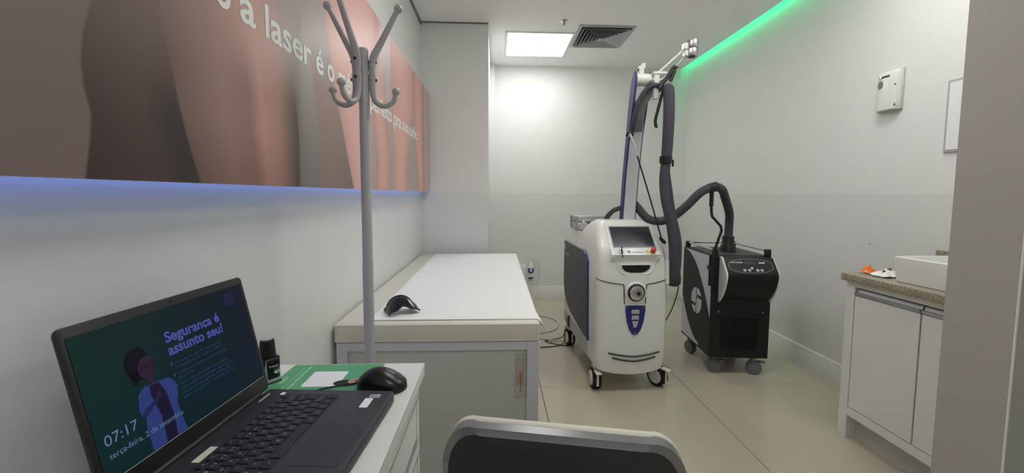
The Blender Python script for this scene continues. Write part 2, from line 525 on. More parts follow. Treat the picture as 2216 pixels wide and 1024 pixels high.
    leg([(1.80, 1.75), (1.807, 1.52), (1.850, 1.35), (1.827, 1.2)], [(2.02, 1.75), (2.03, 1.56), (2.10, 1.35), (2.08, 1.2)], 1.72, lin3((196, 157, 145)), lin3((158, 117, 106)))
    leg([(2.13, 1.99), (2.13, 1.75), (2.12, 1.56), (2.18, 1.35), (2.154, 1.2)], [(2.74, 1.99), (2.70, 1.75), (2.60, 1.56), (2.47, 1.35), (2.489, 1.2)], 2.3, lin3((202, 164, 152)), lin3((172, 130, 118)))
    leg([(2.70, 1.99), (2.70, 1.75), (2.70, 1.56), (2.76, 1.4), (2.843, 1.2)], [(3.06, 1.99), (3.05, 1.2)], 2.3, lin3((206, 164, 150)), lin3((150, 112, 100)))
    over(sstep(3.045, 3.055, Y), lin3((150, 138, 136)))
    over(sstep(3.075, 3.085, Y), lin3((182, 166, 162)))
    rs = np.random.RandomState(3)
    return np.minimum(C*np.array([1.22, 1.08, 1.12])*(1+0.03*(rs.rand(*n)-.5))[..., None], .9)
nz = 200
ys = np.concatenate([np.linspace(PY0, .50, 60, endpoint=False), np.linspace(.50, 1.35, 520, endpoint=False), np.linspace(1.35, PY1, 420)]); ny = len(ys)
zs = np.linspace(PZ0, PZ1, nz)
YY, ZZ = np.meshgrid(ys, zs, indexing='ij')
CC = print_colour(YY, ZZ)
me = bpy.data.meshes.new('printed_photo')
vv = np.stack([np.full(YY.shape, PX)-XL, YY-1.6, ZZ-1.2], -1).reshape(-1, 3)
idx = np.arange(ny*nz).reshape(ny, nz)
ff = np.stack([idx[:-1, :-1], idx[1:, :-1], idx[1:, 1:], idx[:-1, 1:]], -1).reshape(-1, 4)
me.from_pydata(vv.tolist(), [], ff.tolist())
ca = me.color_attributes.new('print', 'FLOAT_COLOR', 'POINT')
ca.data.foreach_set('color', np.concatenate([CC.reshape(-1, 3), np.ones((ny*nz, 1))], 1).astype(np.float32).ravel())
me.materials.append(attr_mat('poster_print', 0.38))
po = bpy.data.objects.new('printed_photo', me); COL.objects.link(po); po.parent = poster
words = [('o', .822, .868), ('a', .898, .953), ('laser', .992, 1.227), ('é', 1.257, 1.309), ('o', 1.340, 1.392), ('método', 1.427, 1.738), ('perfeito', 1.776, 2.137), ('pra', 2.175, 2.341), ('sua', 2.374, 2.547), ('pele.', 2.574, 2.812)]
for w_, a, b in words:
    P_(lettering(G(), w_, (PX+0.0006, a, 1.551), (0, 1, 0), (0, 0, 1), width=b-a, size=0.108, bold=0.018), 'printed_word', PRINTW, poster, 0)
tag(G().box(XL+0.014, XL+0.030, 0.0, 3.28, PZ0+0.018, PZ0+0.030).build('led_strip', LED_B), 'blue LED strip glowing behind the lower edge of the wall poster', 'LED strip')

# ================================================================== DESK with drawers
desk = thing('desk', 'white laminate desk with drawers under the laptop', 'desk', (-0.40, 0.5, 0))
DX0, DX1, DY1 = -0.612, -0.180, 0.990
P_(G().box(DX0, DX1, -0.4, DY1, 0.722, 0.752, 0.0015, 1), 'top', WHITE, desk)
P_(G().box(DX0, DX1-0.014, DY1-0.030, DY1-0.010, 0, 0.722), 'end_panel', WHITE, desk)
P_(G().box(DX0, DX1-0.014, 0.42, 0.44, 0, 0.722), 'end_panel', WHITE, desk)
P_(G().box(DX0, DX0+0.012, 0.44, DY1-0.030, 0.05, 0.722), 'back_panel', WHITE, desk)
P_(G().box(DX0+0.02, DX1-0.03, -0.38, -0.36, 0, 0.722), 'end_panel', WHITE, desk)
for z0, z1 in ((0.575, 0.700), (0.425, 0.560), (0.235, 0.410), (0.03, 0.220)):
    d = P_(G().box(DX1-0.034, DX1-0.016, 0.445, DY1-0.035, z0, z1-0.018, 0.001, 1), 'drawer', WHITE, desk)
    P_(G().prism([(DX1-0.034, z1-0.018), (DX1-0.008, z1-0.018), (DX1-0.008, z1-0.012), (DX1-0.016, z1-0.006), (DX1-0.016, z1), (DX1-0.034, z1)], 1, 0.445, DY1-0.035), 'handle', ALU, d)

# ================================================================== LAPTOP
LA = math.radians(4.0); LW = 0.323
lap = thing('laptop', 'open black laptop with a lock screen, on the white desk', 'laptop')
wd = Vector((math.sin(LA), math.cos(LA), 0)); fr = Vector((math.cos(LA), -math.sin(LA), 0)); zz = Vector((0, 0, 1))
LO = Vector((-0.468, 0.817, 0.0)) - wd*0.366           # s = 0 of the measuring frame; body runs s = .043 .. .366
DECK = 0.776
lap.matrix_basis = Matrix(((wd.x, fr.x, 0, LO.x), (wd.y, fr.y, 0, LO.y), (0, 0, 1, 0), (0, 0, 0, 1))) if False else Matrix.Translation(LO)
def Dk(s, f, z=0.0): return tuple(wd*s + fr*f + zz*(DECK+z))
LN = math.radians(12.5)
lup = zz*math.cos(LN) - fr*math.sin(LN); lno = fr*math.cos(LN) + zz*math.sin(LN)   # lid normal toward the user
def Ld(s, t_, d=0.0): return tuple(wd*s + zz*0.778 + lup*t_ + lno*d)
MD = Matrix(((wd.x, fr.x, 0, 0), (wd.y, fr.y, 0, 0), (0, 0, 1, DECK), (0, 0, 0, 1)))
ML = Matrix(((wd.x, lup.x, lno.x, 0), (wd.y, lup.y, lno.y, 0), (wd.z, lup.z, lno.z, 0.778), (0, 0, 0, 1)))
S0, S1 = 0.043, 0.366
def rrect(x0, x1, y0, y1, r, n=5):
    out = []
    for cx, cy, a0 in ((x1-r, y1-r, 0), (x0+r, y1-r, PI/2), (x0+r, y0+r, PI), (x1-r, y0+r, 1.5*PI)):
        for k in range(n+1):
            a = a0+PI/2*k/n; out.append((cx+r*math.cos(a), cy+r*math.sin(a)))
    return out
base = G().prism(rrect(S0, S1, 0.0, 0.262, 0.008), 2, -0.020, 0.0, 0.002, 2, MD).build('base', LAPTOP, lap)
lid = G().prism(rrect(S0, S1, 0.0, 0.238, 0.009), 2, -0.006, 0.0, 0.0012, 2, ML).build('lid', BEZEL, lap)
G().tube([Dk(S0+0.03, -0.002, 0.001), Dk(S1-0.03, -0.002, 0.001)], 0.006, 10).build('hinge', BEZEL, lap)
g = G()
for k in range(4):
    g.lathe([(0.006, 0), (0.006, 0.005)], c=Dk((S0+0.03) if k % 2 else (S1-0.03), 0.03 if k < 2 else 0.235, -0.0245), n=10)
g.build('rubber_foot', RUBBER, lap)
# display: printed light picture
na, nb = 120, 80
sa = np.linspace(0.0515, 0.3590, na); tb = np.linspace(0.0300, 0.2240, nb)
SA, TB = np.meshgrid(sa, tb, indexing='ij')
fx = (SA-0.05)/0.31; fy = (TB-0.03)/0.194
cA = np.array(lin((12, 52, 46))[:3]); cB = np.array(lin((22, 28, 48))[:3]); cC = np.array(lin((14, 44, 58))[:3])
colr = cA*(1-fx)[..., None]+cB*fx[..., None]
colr = colr*(0.55+0.45*fy)[..., None]+cC*((1-fy)*0.45)[..., None]
me = bpy.data.meshes.new('display')
base_p = np.array(Ld(0, 0, 0.0006))
vv = (np.array(wd)[None, None]*SA[..., None]+np.array(lup)[None, None]*TB[..., None]+base_p).reshape(-1, 3)
idx = np.arange(na*nb).reshape(na, nb)
ff = np.stack([idx[:-1, :-1], idx[1:, :-1], idx[1:, 1:], idx[:-1, 1:]], -1).reshape(-1, 4)
me.from_pydata(vv.tolist(), [], ff.tolist())
ca = me.color_attributes.new('print', 'FLOAT_COLOR', 'POINT')
ca.data.foreach_set('color', np.concatenate([colr.reshape(-1, 3), np.ones((na*nb, 1))], 1).astype(np.float32).ravel())
me.materials.append(attr_mat('display_light', 0.22, emit=0.38, base=0))
dsp = bpy.data.objects.new('display', me); COL.objects.link(dsp); dsp.parent = lid
def scr(name, rgb, e=1.0):
    mt = mat('screen_'+name, rgb, 0.4, var=0.0, emit=e*.50, spec=0.1)
    b = mt.node_tree.nodes['Principled BSDF']
    mt.node_tree.links.remove(b.inputs['Base Color'].links[0]); b.inputs['Base Color'].default_value = (.004, .004, .005, 1)
    return mt
for nm in ('x',): pass
TITLE = scr('title', (92, 100, 190), 0.75); BODYT = scr('body', (52, 82, 128), 0.7); CLOCK = scr('clock', (120, 148, 190), 0.75)
COAT = scr('coat', (60, 76, 150), 0.7); COATS = scr('coat_shade', (40, 52, 112), 0.7); DRESS = scr('dress', (34, 28, 62), 0.7); FACE = scr('face', (62, 42, 66), 0.7); HAIR = scr('hair', (26, 22, 36), 0.6); SQR = scr('square', (42, 44, 88), 0.6)
wdv, lupv = wd, lup
g = G()
lettering(g, 'Segurança é', Ld(.176, .1705, .0012), wd, lup, width=.110, size=.0235, bold=.030)
lettering(g, 'assunto seu!', Ld(.176, .1495, .0012), wd, lup, width=.112, size=.0235, bold=.030)
g.build('headline', TITLE, lid, 0)
g = G()
LINES = ['Seu usuário e seu CPF respondem por', 'computadores com acessos pessoais.', 'Cuidado com os links e anexos recebidos', 'por terceiros.', 'Você é responsável pelo seu computador,', 'tenha sempre as ferramentas disponíveis da', 'empresa, através do Portal da Office 365 e', 'acesso aos aplicativos autorizados por você.']
WID = [.098, .094, .104, .030, .100, .108, .106, .112]
zt = [.1330, .1255, .1155, .1080, .0985, .0910, .0835, .0760]
for s_, w_, z_ in zip(LINES, WID, zt):
    lettering(g, s_, Ld(.181, z_, .0012), wd, lup, width=w_, size=.0072)
for z_ in (zt[0], zt[2], zt[4]):
    g.add([Ld(.1755+.0025*math.cos(a*PI/6), z_+.0025+.0025*math.sin(a*PI/6), .0012) for a in range(12)], [tuple(range(12))])
g.build('body_text', BODYT, lid, 0)
g = G()
lettering(g, '07:17', Ld(.060, .0735, .0020), wd, lup, width=.044, size=.0205)
lettering(g, 'terça-feira, 2 de setembro', Ld(.061, .0555, .0020), wd, lup, width=.111, size=.0115)
g.build('clock_text', CLOCK, lid, 0)
def flat(pts, d, nm, m_):
    P3 = [Ld(a, b, d) for a, b in pts]
    return G().add(P3, [tuple(range(len(pts)))]).build(nm, m_, lid, 0)
def ell(cx, cy, rx, ry, n=20, rot=0):
    out = []
    for k in range(n):
        a = 2*PI*k/n; x, y = rx*math.cos(a), ry*math.sin(a)
        out.append((cx+x*math.cos(rot)-y*math.sin(rot), cy+x*math.sin(rot)+y*math.cos(rot)))
    return out
flat([(.1165, .031), (.1160, .066), (.1200, .092), (.1140, .084), (.1115, .094), (.1165, .116), (.1270, .123), (.1520, .121), (.1660, .119), (.1735, .109), (.1750, .093), (.1690, .078), (.1700, .056), (.1740, .031)], .0008, 'figure_coat', COAT)
flat([(.1380, .031), (.1400, .070), (.1330, .110), (.1340, .120), (.1490, .120), (.1560, .100), (.1590, .060), (.1560, .031)], .0010, 'figure_dress', DRESS)
flat([(.1200, .092), (.1140, .084), (.1180, .080), (.1400, .094), (.1460, .101), (.1440, .104), (.1380, .099)], .0012, 'figure_sleeve', COATS)
flat([(.138, .098), (.143, .109), (.148, .106), (.146, .098)], .0014, 'figure_hand', FACE)
flat(ell(.1260, .158, .0180, .0240), .0009, 'figure_hair', HAIR)
flat([(.110, .152), (.114, .131), (.120, .128), (.124, .146)], .0009, 'figure_hair', HAIR)
flat(ell(.1370, .149, .0125, .0160, rot=-.25), .0012, 'figure_face', FACE)
flat([(.133, .136), (.143, .136), (.144, .121), (.132, .121)], .0011, 'figure_neck', FACE)
for c_ in (.1325, .1440):
    ring = ell(c_, .150, .0048, .0044, 14)+ell(c_, .150, .0038, .0034, 14)
    P3 = [Ld(a, b, .0014) for a, b in ring]
    G().add(P3, [(k, (k+1) % 14, 14+(k+1) % 14, 14+k) for k in range(14)]).build('figure_glasses', HAIR, lid, 0)
flat(rrect(.307, .332, .190, .214, .002, 3), .0010, 'screen_square', SQR)
G().lathe([(0.0028, 0), (0.0028, 0.0008)], c=Ld(.2045, .231, 0), axis=lno, n=14).build('webcam', BLACKG, lid)
flat([(.0515, .0288), (.3590, .0288), (.3590, .0298), (.0515, .0298)], .0010, 'screen_edge', LGREY)
# keyboard: every key a part
key_meshes = {}
def key(s, f, ws, wf):
    k = (round(ws, 4), round(wf, 4))
    if k not in key_meshes:
        M2 = Matrix(((wd.x, fr.x, 0, 0), (wd.y, fr.y, 0, 0), (0, 0, 1, 0), (0, 0, 0, 1)))
        o = G().box(-ws/2, ws/2, -wf/2, wf/2, 0.0, 0.0022, 0.0009, 1, M2).build('key', KEYM, lap, 30)
        key_meshes[k] = o
    else:
        o = key_meshes[k].copy(); COL.objects.link(o); o.parent = lap
    o.location = Dk(s, f, 0.0)
K0, KP = 0.066, 0.01865
leg_ = G()
def legend(ch, s, f, size=.0062):
    vs, fs = glyphs(ch)
    if not vs: return
    w = (max(p[0] for p in vs)-min(p[0] for p in vs))*size
    lettering(leg_, ch, Dk(s-w/2, f+.0025, .0026), wd, -fr, size=size)
def row(f, depth, items, pitch=KP):
    x = K0
    for w_, ch in items:
        ws = w_*pitch
        if ch is not None:
            key(x+ws/2, f, ws-.0028, depth)
            for q, c_ in enumerate(ch.split('|')):
                legend(c_, x+ws/2+(q-(len(ch.split('|'))-1)/2)*.006, f, .0036 if len(c_) > 1 else .0056)
        x += ws
row(.0505, .0105, [(1.0, 'esc')]+[(1.0, 'F%d' % k) for k in range(1, 13)]+[(1.0, 'prt'), (1.0, 'del')])
row(.0680, .0165, [(1, "'|\"")]+[(1, c_) for c_ in ('1|!', '2|@', '3|#', '4|$', '5|%', '6', '7|&', '8|*', '9|(', '0|)', '-|_', '=|+')]+[(2, 'bksp')])
row(.0875, .0165, [(1.5, 'tab')]+[(1, c_) for c_ in 'QWERTYUIOP']+[(1, '´|`'), (1, '[|{'), (1.5, 'enter')])
row(.1070, .0165, [(1.75, 'caps')]+[(1, c_) for c_ in 'ASDFGHJKL']+[(1, 'Ç'), (1, '~|^'), (1, ']|}'), (1.25, ' ')])
row(.1265, .0165, [(1.25, 'shift'), (1, '\\||')]+[(1, c_) for c_ in 'ZXCVBNM']+[(1, ',|<'), (1, '.|>'), (1, ';|:'), (1, '/|?'), (1.75, 'shift')])
row(.1460, .0165, [(1.25, 'ctrl'), (1, 'fn'), (1, '#'), (1.25, 'alt'), (5, ' '), (1.25, 'alt'), (1.25, 'ctrl'), (1, '<'), (1, '^'), (1, '>')])
leg_.build('key_legends', LEGEND, lap, 0)
G().prism(rrect(.136, .248, .176, .250, .003), 2, 0.0, 0.0004, 0, 1, MD).build('touchpad', DGREY, lap)
g = G().prism(rrect(.137, .247, .1768, .2492, .003), 2, 0.0003, 0.0006, 0, 1, MD).build('touchpad_surface', LAPTOP, lap)
def sticker(s0, s1, f0, f1, nm, m_, z=0.0002):
    return G().prism(rrect(s0, s1, f0, f1, .001, 2), 2, z, z+.0003, 0, 1, MD).build(nm, m_, lap)
st_ = sticker(.300, .334, .214, .230, 'white_sticker', PAPER); 
st2 = sticker(.336, .350, .219, .240, 'regulatory_sticker', LGREY)
g = G(); lettering(g, 'CE', Dk(.3385, .2275, .0007), wd, -fr, size=.009); lettering(g, 'EI', Dk(.3385, .2365, .0007), wd, -fr, size=.009)
g.build('mark', PRINTK, st2, 0)
tp = sticker(.138, .176, .0275, .0400, 'paper_tape', TAPE)
sticker(.128, .190, .0255, .0415, 'clear_tape', LAPTOP, 0.0)
sticker(.336, .346, .0395, .0480, 'key_label', PAPER, 0.0026)
sticker(.312, .345, .012, .016, 'hinge_badge', LGREY)

# ================================================================== THINGS ON THE DESK
leaf = thing('leaflet', 'green printed feedback leaflet lying under the mouse on the desk', 'leaflet', (-0.40, 0.94, 0.752))
LZ = 0.7528
P_(G().plate([(-.505, .80, LZ-.0006), (-.300, .80, LZ-.0006), (-.278, .985, LZ-.0006), (-.498, .985, LZ-.0006)], (0, 0, .0006)), 'card', GREEN, leaf, 0)
lu = Vector((.012, 1, 0)).normalized(); lv = Vector((-1, .012, 0)).normalized()
P_(G().plate([(x, y, LZ+.0002) for x, y in rrect(-.432, -.352, .868, .944, .006)], (0, 0, .0002)), 'white_square', PAPER, leaf, 0)
g = G()
lettering(g, 'velaser', (-.480, .880, LZ+.0004), lu, lv, width=.040, size=.016, bold=.02)
lettering(g, 'Avalie aqui nosso atendimento', (-.452, .838, LZ+.0004), lu, lv, width=.135, size=.012, bold=.03)
lettering(g, 'Sua opinião é muito importante', (-.466, .842, LZ+.0004), lu, lv, width=.120, size=.007)
P_(g, 'lettering', PRINTG, leaf, 0)
P_(G().add([(-.336+.030*math.cos(a*PI/10), .884+.016*math.sin(a*PI/10), LZ+.0005) for a in range(20)], [tuple(range(20))]), 'portrait_cap', PRINTK, leaf, 0)
P_(G().add([(-.318+.018*math.cos(a*PI/10), .892+.013*math.sin(a*PI/10), LZ+.0007) for a in range(20)], [tuple(range(20))]), 'portrait_face', SKINP, leaf, 0)
P_(G().add([(-.312+.008*math.cos(a*PI/10), .892+.010*math.sin(a*PI/10), LZ+.0009) for a in range(20)], [tuple(range(20))]), 'portrait_glasses', DGREY, leaf, 0)

# mouse: long axis along x, hump toward +x
mo = thing('computer_mouse', 'glossy black wired computer mouse on the green leaflet', 'mouse', (-0.250, 0.860, LZ+.0002), -0.12)
rings = []
NX = 16
for i in range(NX+1):
    u_ = i/NX; x = -.056+.112*u_
    hw_ = .030*(max(0.0, 1-(abs(2*u_-1.0))**3.2))**.5*(0.92+.14*u_)+.002
    h_ = .008+.034*math.sin(min(1, u_*1.08)**.80*PI*.93)**.85 if 0 < u_ < 1 else .008
    ring = []
    for k in range(16):
        a = PI*k/15
        ring.append((x, hw_*math.cos(a), .003+h_*(math.sin(a)**.7)))
    rings.append(ring)
g = G(); g.loft(rings, cap=False, closed=True)
g.f.append(tuple(range(16))[::-1]); g.f.append(tuple(range(NX*16, NX*16+16)))
g.build('shell', mat('mouse_black', (16, 16, 17), .3, var=.05), mo, 60)
G().prism(ell(0, 0, .054, .029, 24), 2, 0.0, .004).build('sole', BLACK, mo)
G().lathe([(.009, -.003), (.0105, 0), (.009, .003)], c=(-.030, 0, .026), axis=(0, 1, 0), n=16).build('wheel', RUBBER, mo)
g = G().tube([(-.055, 0, .008), (-.075, -.002, .005), (-.105, -.010, .0025), (-.135, -.030, .002), (-.142, -.060, .002)], .0018, 8, 6)
g.build('cable', BLACK, mo)

# self-inking stamp
stp = thing('self_inking_stamp', 'black self-inking stamp with pale grey base behind the laptop', 'stamp', (-0.520, 0.905, 0.752), -0.62)
G().box(-.026, .026, -.017, .017, 0, .004, .001, 1).build('foot', BLACK, stp)
rings = []
for z_, a, b in ((.003, .025, .016), (.012, .026, .017), (.030, .024, .016), (.048, .021, .015)):
    rings.append([(p[0], p[1], z_ + (0.0 if z_ < .04 else .006*abs(p[0])/.021)) for p in rrect(-a, a, -b, b, .006)])
G().loft(rings).build('base', LGREY, stp)
G().box(-.019, .019, -.0185, .0185, .014, .058, .004, 2).build('body', BLACKG, stp)
G().lathe([(.017, .050), (.017, .060), (.0150, .090), (.0145, .094), (.010, .096)], n=20).build('cap', BLACK, stp)
G().lathe([(.0105, .0955), (.0105, .0975)], n=16).build('cap_window', LGREY, stp)
G().box(.018, .0275, -.013, .013, .011, .054, .003, 2).build('label_plate', BLACKG, stp)
g = G(); lettering(g, 'Printer', (.0277, -.010, .038), (0, 1, 0), (0, 0, 1), width=.020, size=.008); lettering(g, '40', (.0277, -.001, .022), (0, 1, 0), (0, 0, 1), size=.012, bold=.02); lettering(g, 'Printer', (-.014, -.0188, .036), (1, 0, 0), (0, 0, 1), width=.022, size=.008); lettering(g, '40', (.001, -.0188, .022), (1, 0, 0), (0, 0, 1), size=.014, bold=.02)
g.build('lettering', PRINTW, stp, 0)

# ================================================================== COAT RACK
rk = thing('coat_rack', 'grey enamel coat rack with curved hooks between desk and treatment bed', 'coat rack', (-0.378, 1.18, 0))
rings = G().lathe([(.0155, .012), (.0155, .72), (.0155, .98), (.0145, .985), (.0145, 1.585), (.012, 1.592)], n=20)
rings.build('pole', RACK, rk)
G().lathe([(.015, 0.0), (.15, 0.0), (.16, .006), (.15, .014), (.03, .022), (.02, .05)], n=32).build('base_disc', RACK, rk)
def hook_arm(az, low):
    c, s = math.cos(az), math.sin(az)
    def W(r, z): return (r*c, r*s, z)
    up_ = [W(.024, 1.52), W(.024, 1.548), W(.030, 1.575), W(.048, 1.61), W(.096, 1.705)]
    arm = G().tube(up_, [.008, .010, .011, .0095, .0075], 10, 6).build('upper_arm', RACK, rk)
    G().ball(W(.098, 1.709), .0125).build('ball_end', RACK, arm)
    lo_ = [W(.024, 1.52), W(.024, 1.475), W(.032, 1.445), W(.056, 1.433), W(.080, 1.446), W(.088, 1.470)]
    lh = G().tube(lo_, [.010, .009, .0085, .0075, .007, .0065], 10, 6).build('lower_hook', RACK, rk)
    G().ball(W(.0885, 1.476), .0115).build('ball_end', RACK, lh)
    for z_ in (1.555, 1.505):
        G().tube([W(.010, z_), W(.036, z_)], .0045, 8).build('bolt', BLACK, rk)
for az in (math.radians(8), math.radians(178), math.radians(248)):
    hook_arm(az, 0)

# ================================================================== TREATMENT BED
bed = thing('treatment_bed', 'white treatment bed with cream padded mattress along the left wall', 'bed', (-0.22, 2.4, 0))
BX0, BX1, BY0, BY1 = -0.606, 0.168, 1.500, 3.262
FZ = 0.612
P_(G().box(BX0, BX0+.040, BY0, BY0+.03, 0, FZ, .001, 1), 'front_stile', LAVENDER, bed)
P_(G().box(BX1-.046, BX1, BY0, BY0+.03, 0, FZ, .001, 1), 'front_stile', LAVENDER, bed)
P_(G().box(BX0+.040, BX1-.046, BY0, BY0+.03, FZ-.034, FZ, .001, 1), 'front_rail', LAVENDER, bed)
P_(G().box(BX0+.040, BX1-.046, BY0+.014, BY0+.024, 0, FZ-.034), 'front_panel', PANELGREY, bed)
P_(G().box(BX0, BX0+.02, BY0+.03, BY1, 0, FZ), 'side_panel', LAVENDER, bed)
P_(G().box(BX1-.02, BX1, BY0+.03, BY1, 0, FZ), 'side_panel', LAVENDER, bed)
P_(G().box(BX0+.02, BX1-.02, BY1-.02, BY1, 0, FZ), 'back_panel', LAVENDER, bed)
P_(G().box(BX0+.02, BX1-.02, BY0+.03, BY1-.02, FZ-.02, FZ-.002), 'bed_board', LAVENDER, bed)
mt_ = P_(G().box(BX0-.004, BX1+.002, BY0-.010, BY1+.004, FZ+.002, .688, .010, 3), 'mattress', CREAM, bed)
g = G()
for z_ in (FZ+.008, .682):
    x0, x1, y0, y1 = BX0-.004, BX1+.002, BY0-.010, BY1+.004
    g.tube([(x0+.004, y0+.001, z_), (x1-.004, y0+.001, z_)], .0022, 6)
    g.tube([(x1-.001, y0+.004, z_), (x1-.001, y1-.004, z_)], .0022, 6)
    g.tube([(x0+.002, y0+.004, z_), (x0+.002, y1-.004, z_)], .0022, 6)
for x in (BX0+.006, BX1-.010):
    g.tube([(x, BY0-.0105, FZ+.012), (x, BY0-.0105, .680)], .0014, 6)
P_(g, 'piping', CREAM, mt_)
P_(G().box(BX1-.012, BX1+.006, BY0+.004, BY0+.03, FZ-.045, FZ-.006, .003, 1), 'corner_bracket', LAVENDER, bed)

# sheet: thin cloth over the mattress, hanging a little over the right edge
nu, nv = 46, 90
vs, fs = [], []
SX0, SX1, SY0, SY1 = -0.496, 0.168, 1.528, BY1+.006
for j in range(nv+1):
    y = SY0+(SY1-SY0)*j/nv
    for i in range(nu+1):
        u_ = i/nu
        L = SX1-SX0+.075
        d = u_*L
        wob = .0012*math.sin(y*9+u_*3)+.0008*math.sin(y*23-u_*7)
        if d < SX1-SX0-.004:
            x, z = SX0+d, .6905+wob*.6*u_
        else:
            e = d-(SX1-SX0-.004)
            drop = .045+.030*sstep(1.75, 1.53, np.array(y))
            k = e/.079
            fl_ = float(sstep(1.72, 1.53, np.array(y)))
            x = SX1-.004+.010*min(1, k*2.2)+.034*fl_*k
            z = .6905-float(drop)*max(0, k-.06)*.9
        if j == nv: z = min(z, .688)
        vs.append((x, y, z))
for j in range(nv):
    for i in range(nu):
        a = j*(nu+1)+i; fs.append((a, a+1, a+nu+2, a+nu+1))
g = G().add(vs, fs)
sh = g.build('bed_sheet', SHEET, None, 60)
so = sh.modifiers.new('thick', 'SOLIDIFY'); so.thickness = .0012; so.offset = 1
tag(sh, 'white disposable sheet spread over the cream mattress of the treatment bed', 'sheet')

# goggles: arched black visor standing on the sheet
go = thing('safety_goggles', 'glossy black protective goggles lying on the white bed sheet', 'goggles', (-0.392, 1.635, 0.693), math.radians(28))
rings = []
NA = 26
for i in range(NA+1):
    a = math.radians(8)+(PI-math.radians(16))*i/NA
    c, s = math.cos(a), math.sin(a)
    q = abs(2*i/NA-1)
    d0 = -.052+.022*math.exp(-((i/NA-.5)/.12)**2)-.010*(1-q)
    d1 = .026-.012*q*q
    Rf, Rb = .064, .058
    zf, zb = .022*s**.5+.010*math.exp(-((i/NA-.5)/.12)**2), .060*s
    def vp(R, d, z): return (-R*c, d, z+.001)
    rings.append([vp(Rf, d0, zf), vp(Rf+.001, (d0+d1)/2-.004, (zf+zb)/2+.009*s), vp(Rb, d1, zb), vp(Rb-.003, d1, max(0, zb-.003)), vp(Rf-.003, (d0+d1)/2-.004, max(0, (zf+zb)/2+.006*s)), vp(Rf-.003, d0, max(0, zf-.003))])
G().loft(rings).build('visor', BLACKG, go, 50)
g = G().tube([(r_[2][0], r_[2][1]+.001, max(.003, r_[2][2])) for r_ in rings], .0030, 8)
g.build('brow_rim', BLACK, go)
g = G().tube([(r_[0][0], r_[0][1]-.001, max(.0022, r_[0][2])) for r_ in rings], .0022, 8)
g.build('lower_rim', BLACK, go)
g = G()
for a in (0, NA):
    p = Vector(rings[a][2]); sg = -1 if a == 0 else 1
    g.box(p.x-.003, p.x+.003, p.y-.004, p.y+.030, 0.001, .014, .001, 1)
g.build('temple', BLACK, go)

# thermometer on the bed's front panel
th = thing('thermometer', 'pale strip thermometer with red column on the front panel of the treatment bed', 'thermometer', (0.098, BY0+.014, 0.382))
def arch(w, h, n=8):
    return [(-w, 0), (w, 0)]+[(w*math.cos(PI*k/n), h-w*.6+w*.6*math.sin(PI*k/n)) for k in range(n+1)]
G().prism(arch(.020, .198), 1, -.006, 0, .001, 1).build('board', mat('pale_board', (188, 184, 170), .5), th)
G().tube([(0, -.0075, .045), (0, -.0075, .158)], .0022, 8).build('glass_tube', LGREY, th)
G().tube([(0, -.0082, .046), (0, -.0082, .100)], .0018, 8).build('spirit_column', PRINTR, th)
g = G()
for k in range(10):
    for s_, t_ in ((-1, str(abs(50-k*10))), (1, str(120-k*15))):
        lettering(g, t_, (s_*.012-.004, -.0066, .152-k*.0115), (1, 0, 0), (0, 0, 1), size=.0062, bold=.02)
    g.box(-.007, .007, -.0066, -.0062, .154-k*.0115, .1545-k*.0115)
lettering(g, 'C', (-.011, -.0066, .166), (1, 0, 0), (0, 0, 1), size=.010); lettering(g, 'F', (.006, -.0066, .166), (1, 0, 0), (0, 0, 1), size=.010)
g.build('scale', PRINTK, th, 0)
G().box(-.009, .009, -.0066, -.0061, .056, .104).build('red_zone', mat('pale_red', (196, 150, 142), .6), th)
g = G()
for k in range(3): g.box(-.004, .004, -.0066, -.0060, .026+k*.005, .028+k*.005)
g.build('maker_mark', PRINTR, th)

# ================================================================== SOCKET, PLUG AND CORDS
sk = thing('wall_socket', 'white wall socket on the back wall beside the bed', 'socket', (0.300, YB, 0.335), 0, 'sockets on the back wall')
G().box(-.036, .036, -.008, 0, -.058, .058, .003, 2).build('cover_plate', PAPER, sk)
G().box(-.016, .016, -.010, -.007, -.022, .022, .002, 1).build('insert', WHITE, sk)
sk2 = thing('wall_socket', 'industrial white wall socket holding the blue plug on the back wall', 'socket', (0.392, YB, 0.30), 0, 'sockets on the back wall')
G().box(-.032, .032, -.045, 0, -.055, .045, .006, 2).build('housing', PAPER, sk2)
G().lathe([(.030, 0), (.026, .012)], c=(0, -.03, -.056), axis=(0, -.3, -1), n=16).build('outlet_ring', BLACK, sk2)
pg = thing('power_plug', 'blue and white industrial power plug in the wall socket beside the bed', 'plug', (0.392, YB-.046, 0.335))
G().lathe([(.034, 0), (.036, -.018), (.030, -.032)], axis=(0, 1, 0), n=24).build('blue_collar', PLUGB, pg)
G().box(-.012, .012, -.036, -.031, -.012, .012, .002, 1).build('badge', PAPER, pg)
G().lathe([(.026, .022), (.022, .060), (.014, .085), (.008, .098)], c=(0, -.012, 0), n=16).build('grip', PAPER, pg)
g = G().tube([(.392, YB-.058, .430), (.40, YB-.06, .452), (.44, YB-.065, .455), (.475, YB-.07, .40), (.478, YB-.08, .28), (.45, YB-.12, .13), (.37, YB-.30, .02), (.30, YB-.48, .007), (.36, YB-.62, .007), (.50, YB-.72, .007), (.575, YB-.86, .007), (.52, YB-1.06, .007), (.38, YB-1.16, .007), (.30, YB-1.22, .008), (.46, YB-1.33, .008), (.56, YB-1.36, .02)], .006, 8, 8)
P_(g, 'power_cord', CORDW, pg)
g = G().tube([(.575, 3.18, .10), (.56, 3.17, .03), (.52, 3.16, .006), (.44, 3.13, .005), (.40, 3.10, .005), (.48, 3.03, .005), (.57, 2.99, .006)], .0035, 8, 8)
tag(g.build('black_cable', BLACK), 'thin black cable coiled on the floor behind the laser machine', 'cable', 'thin black cables')
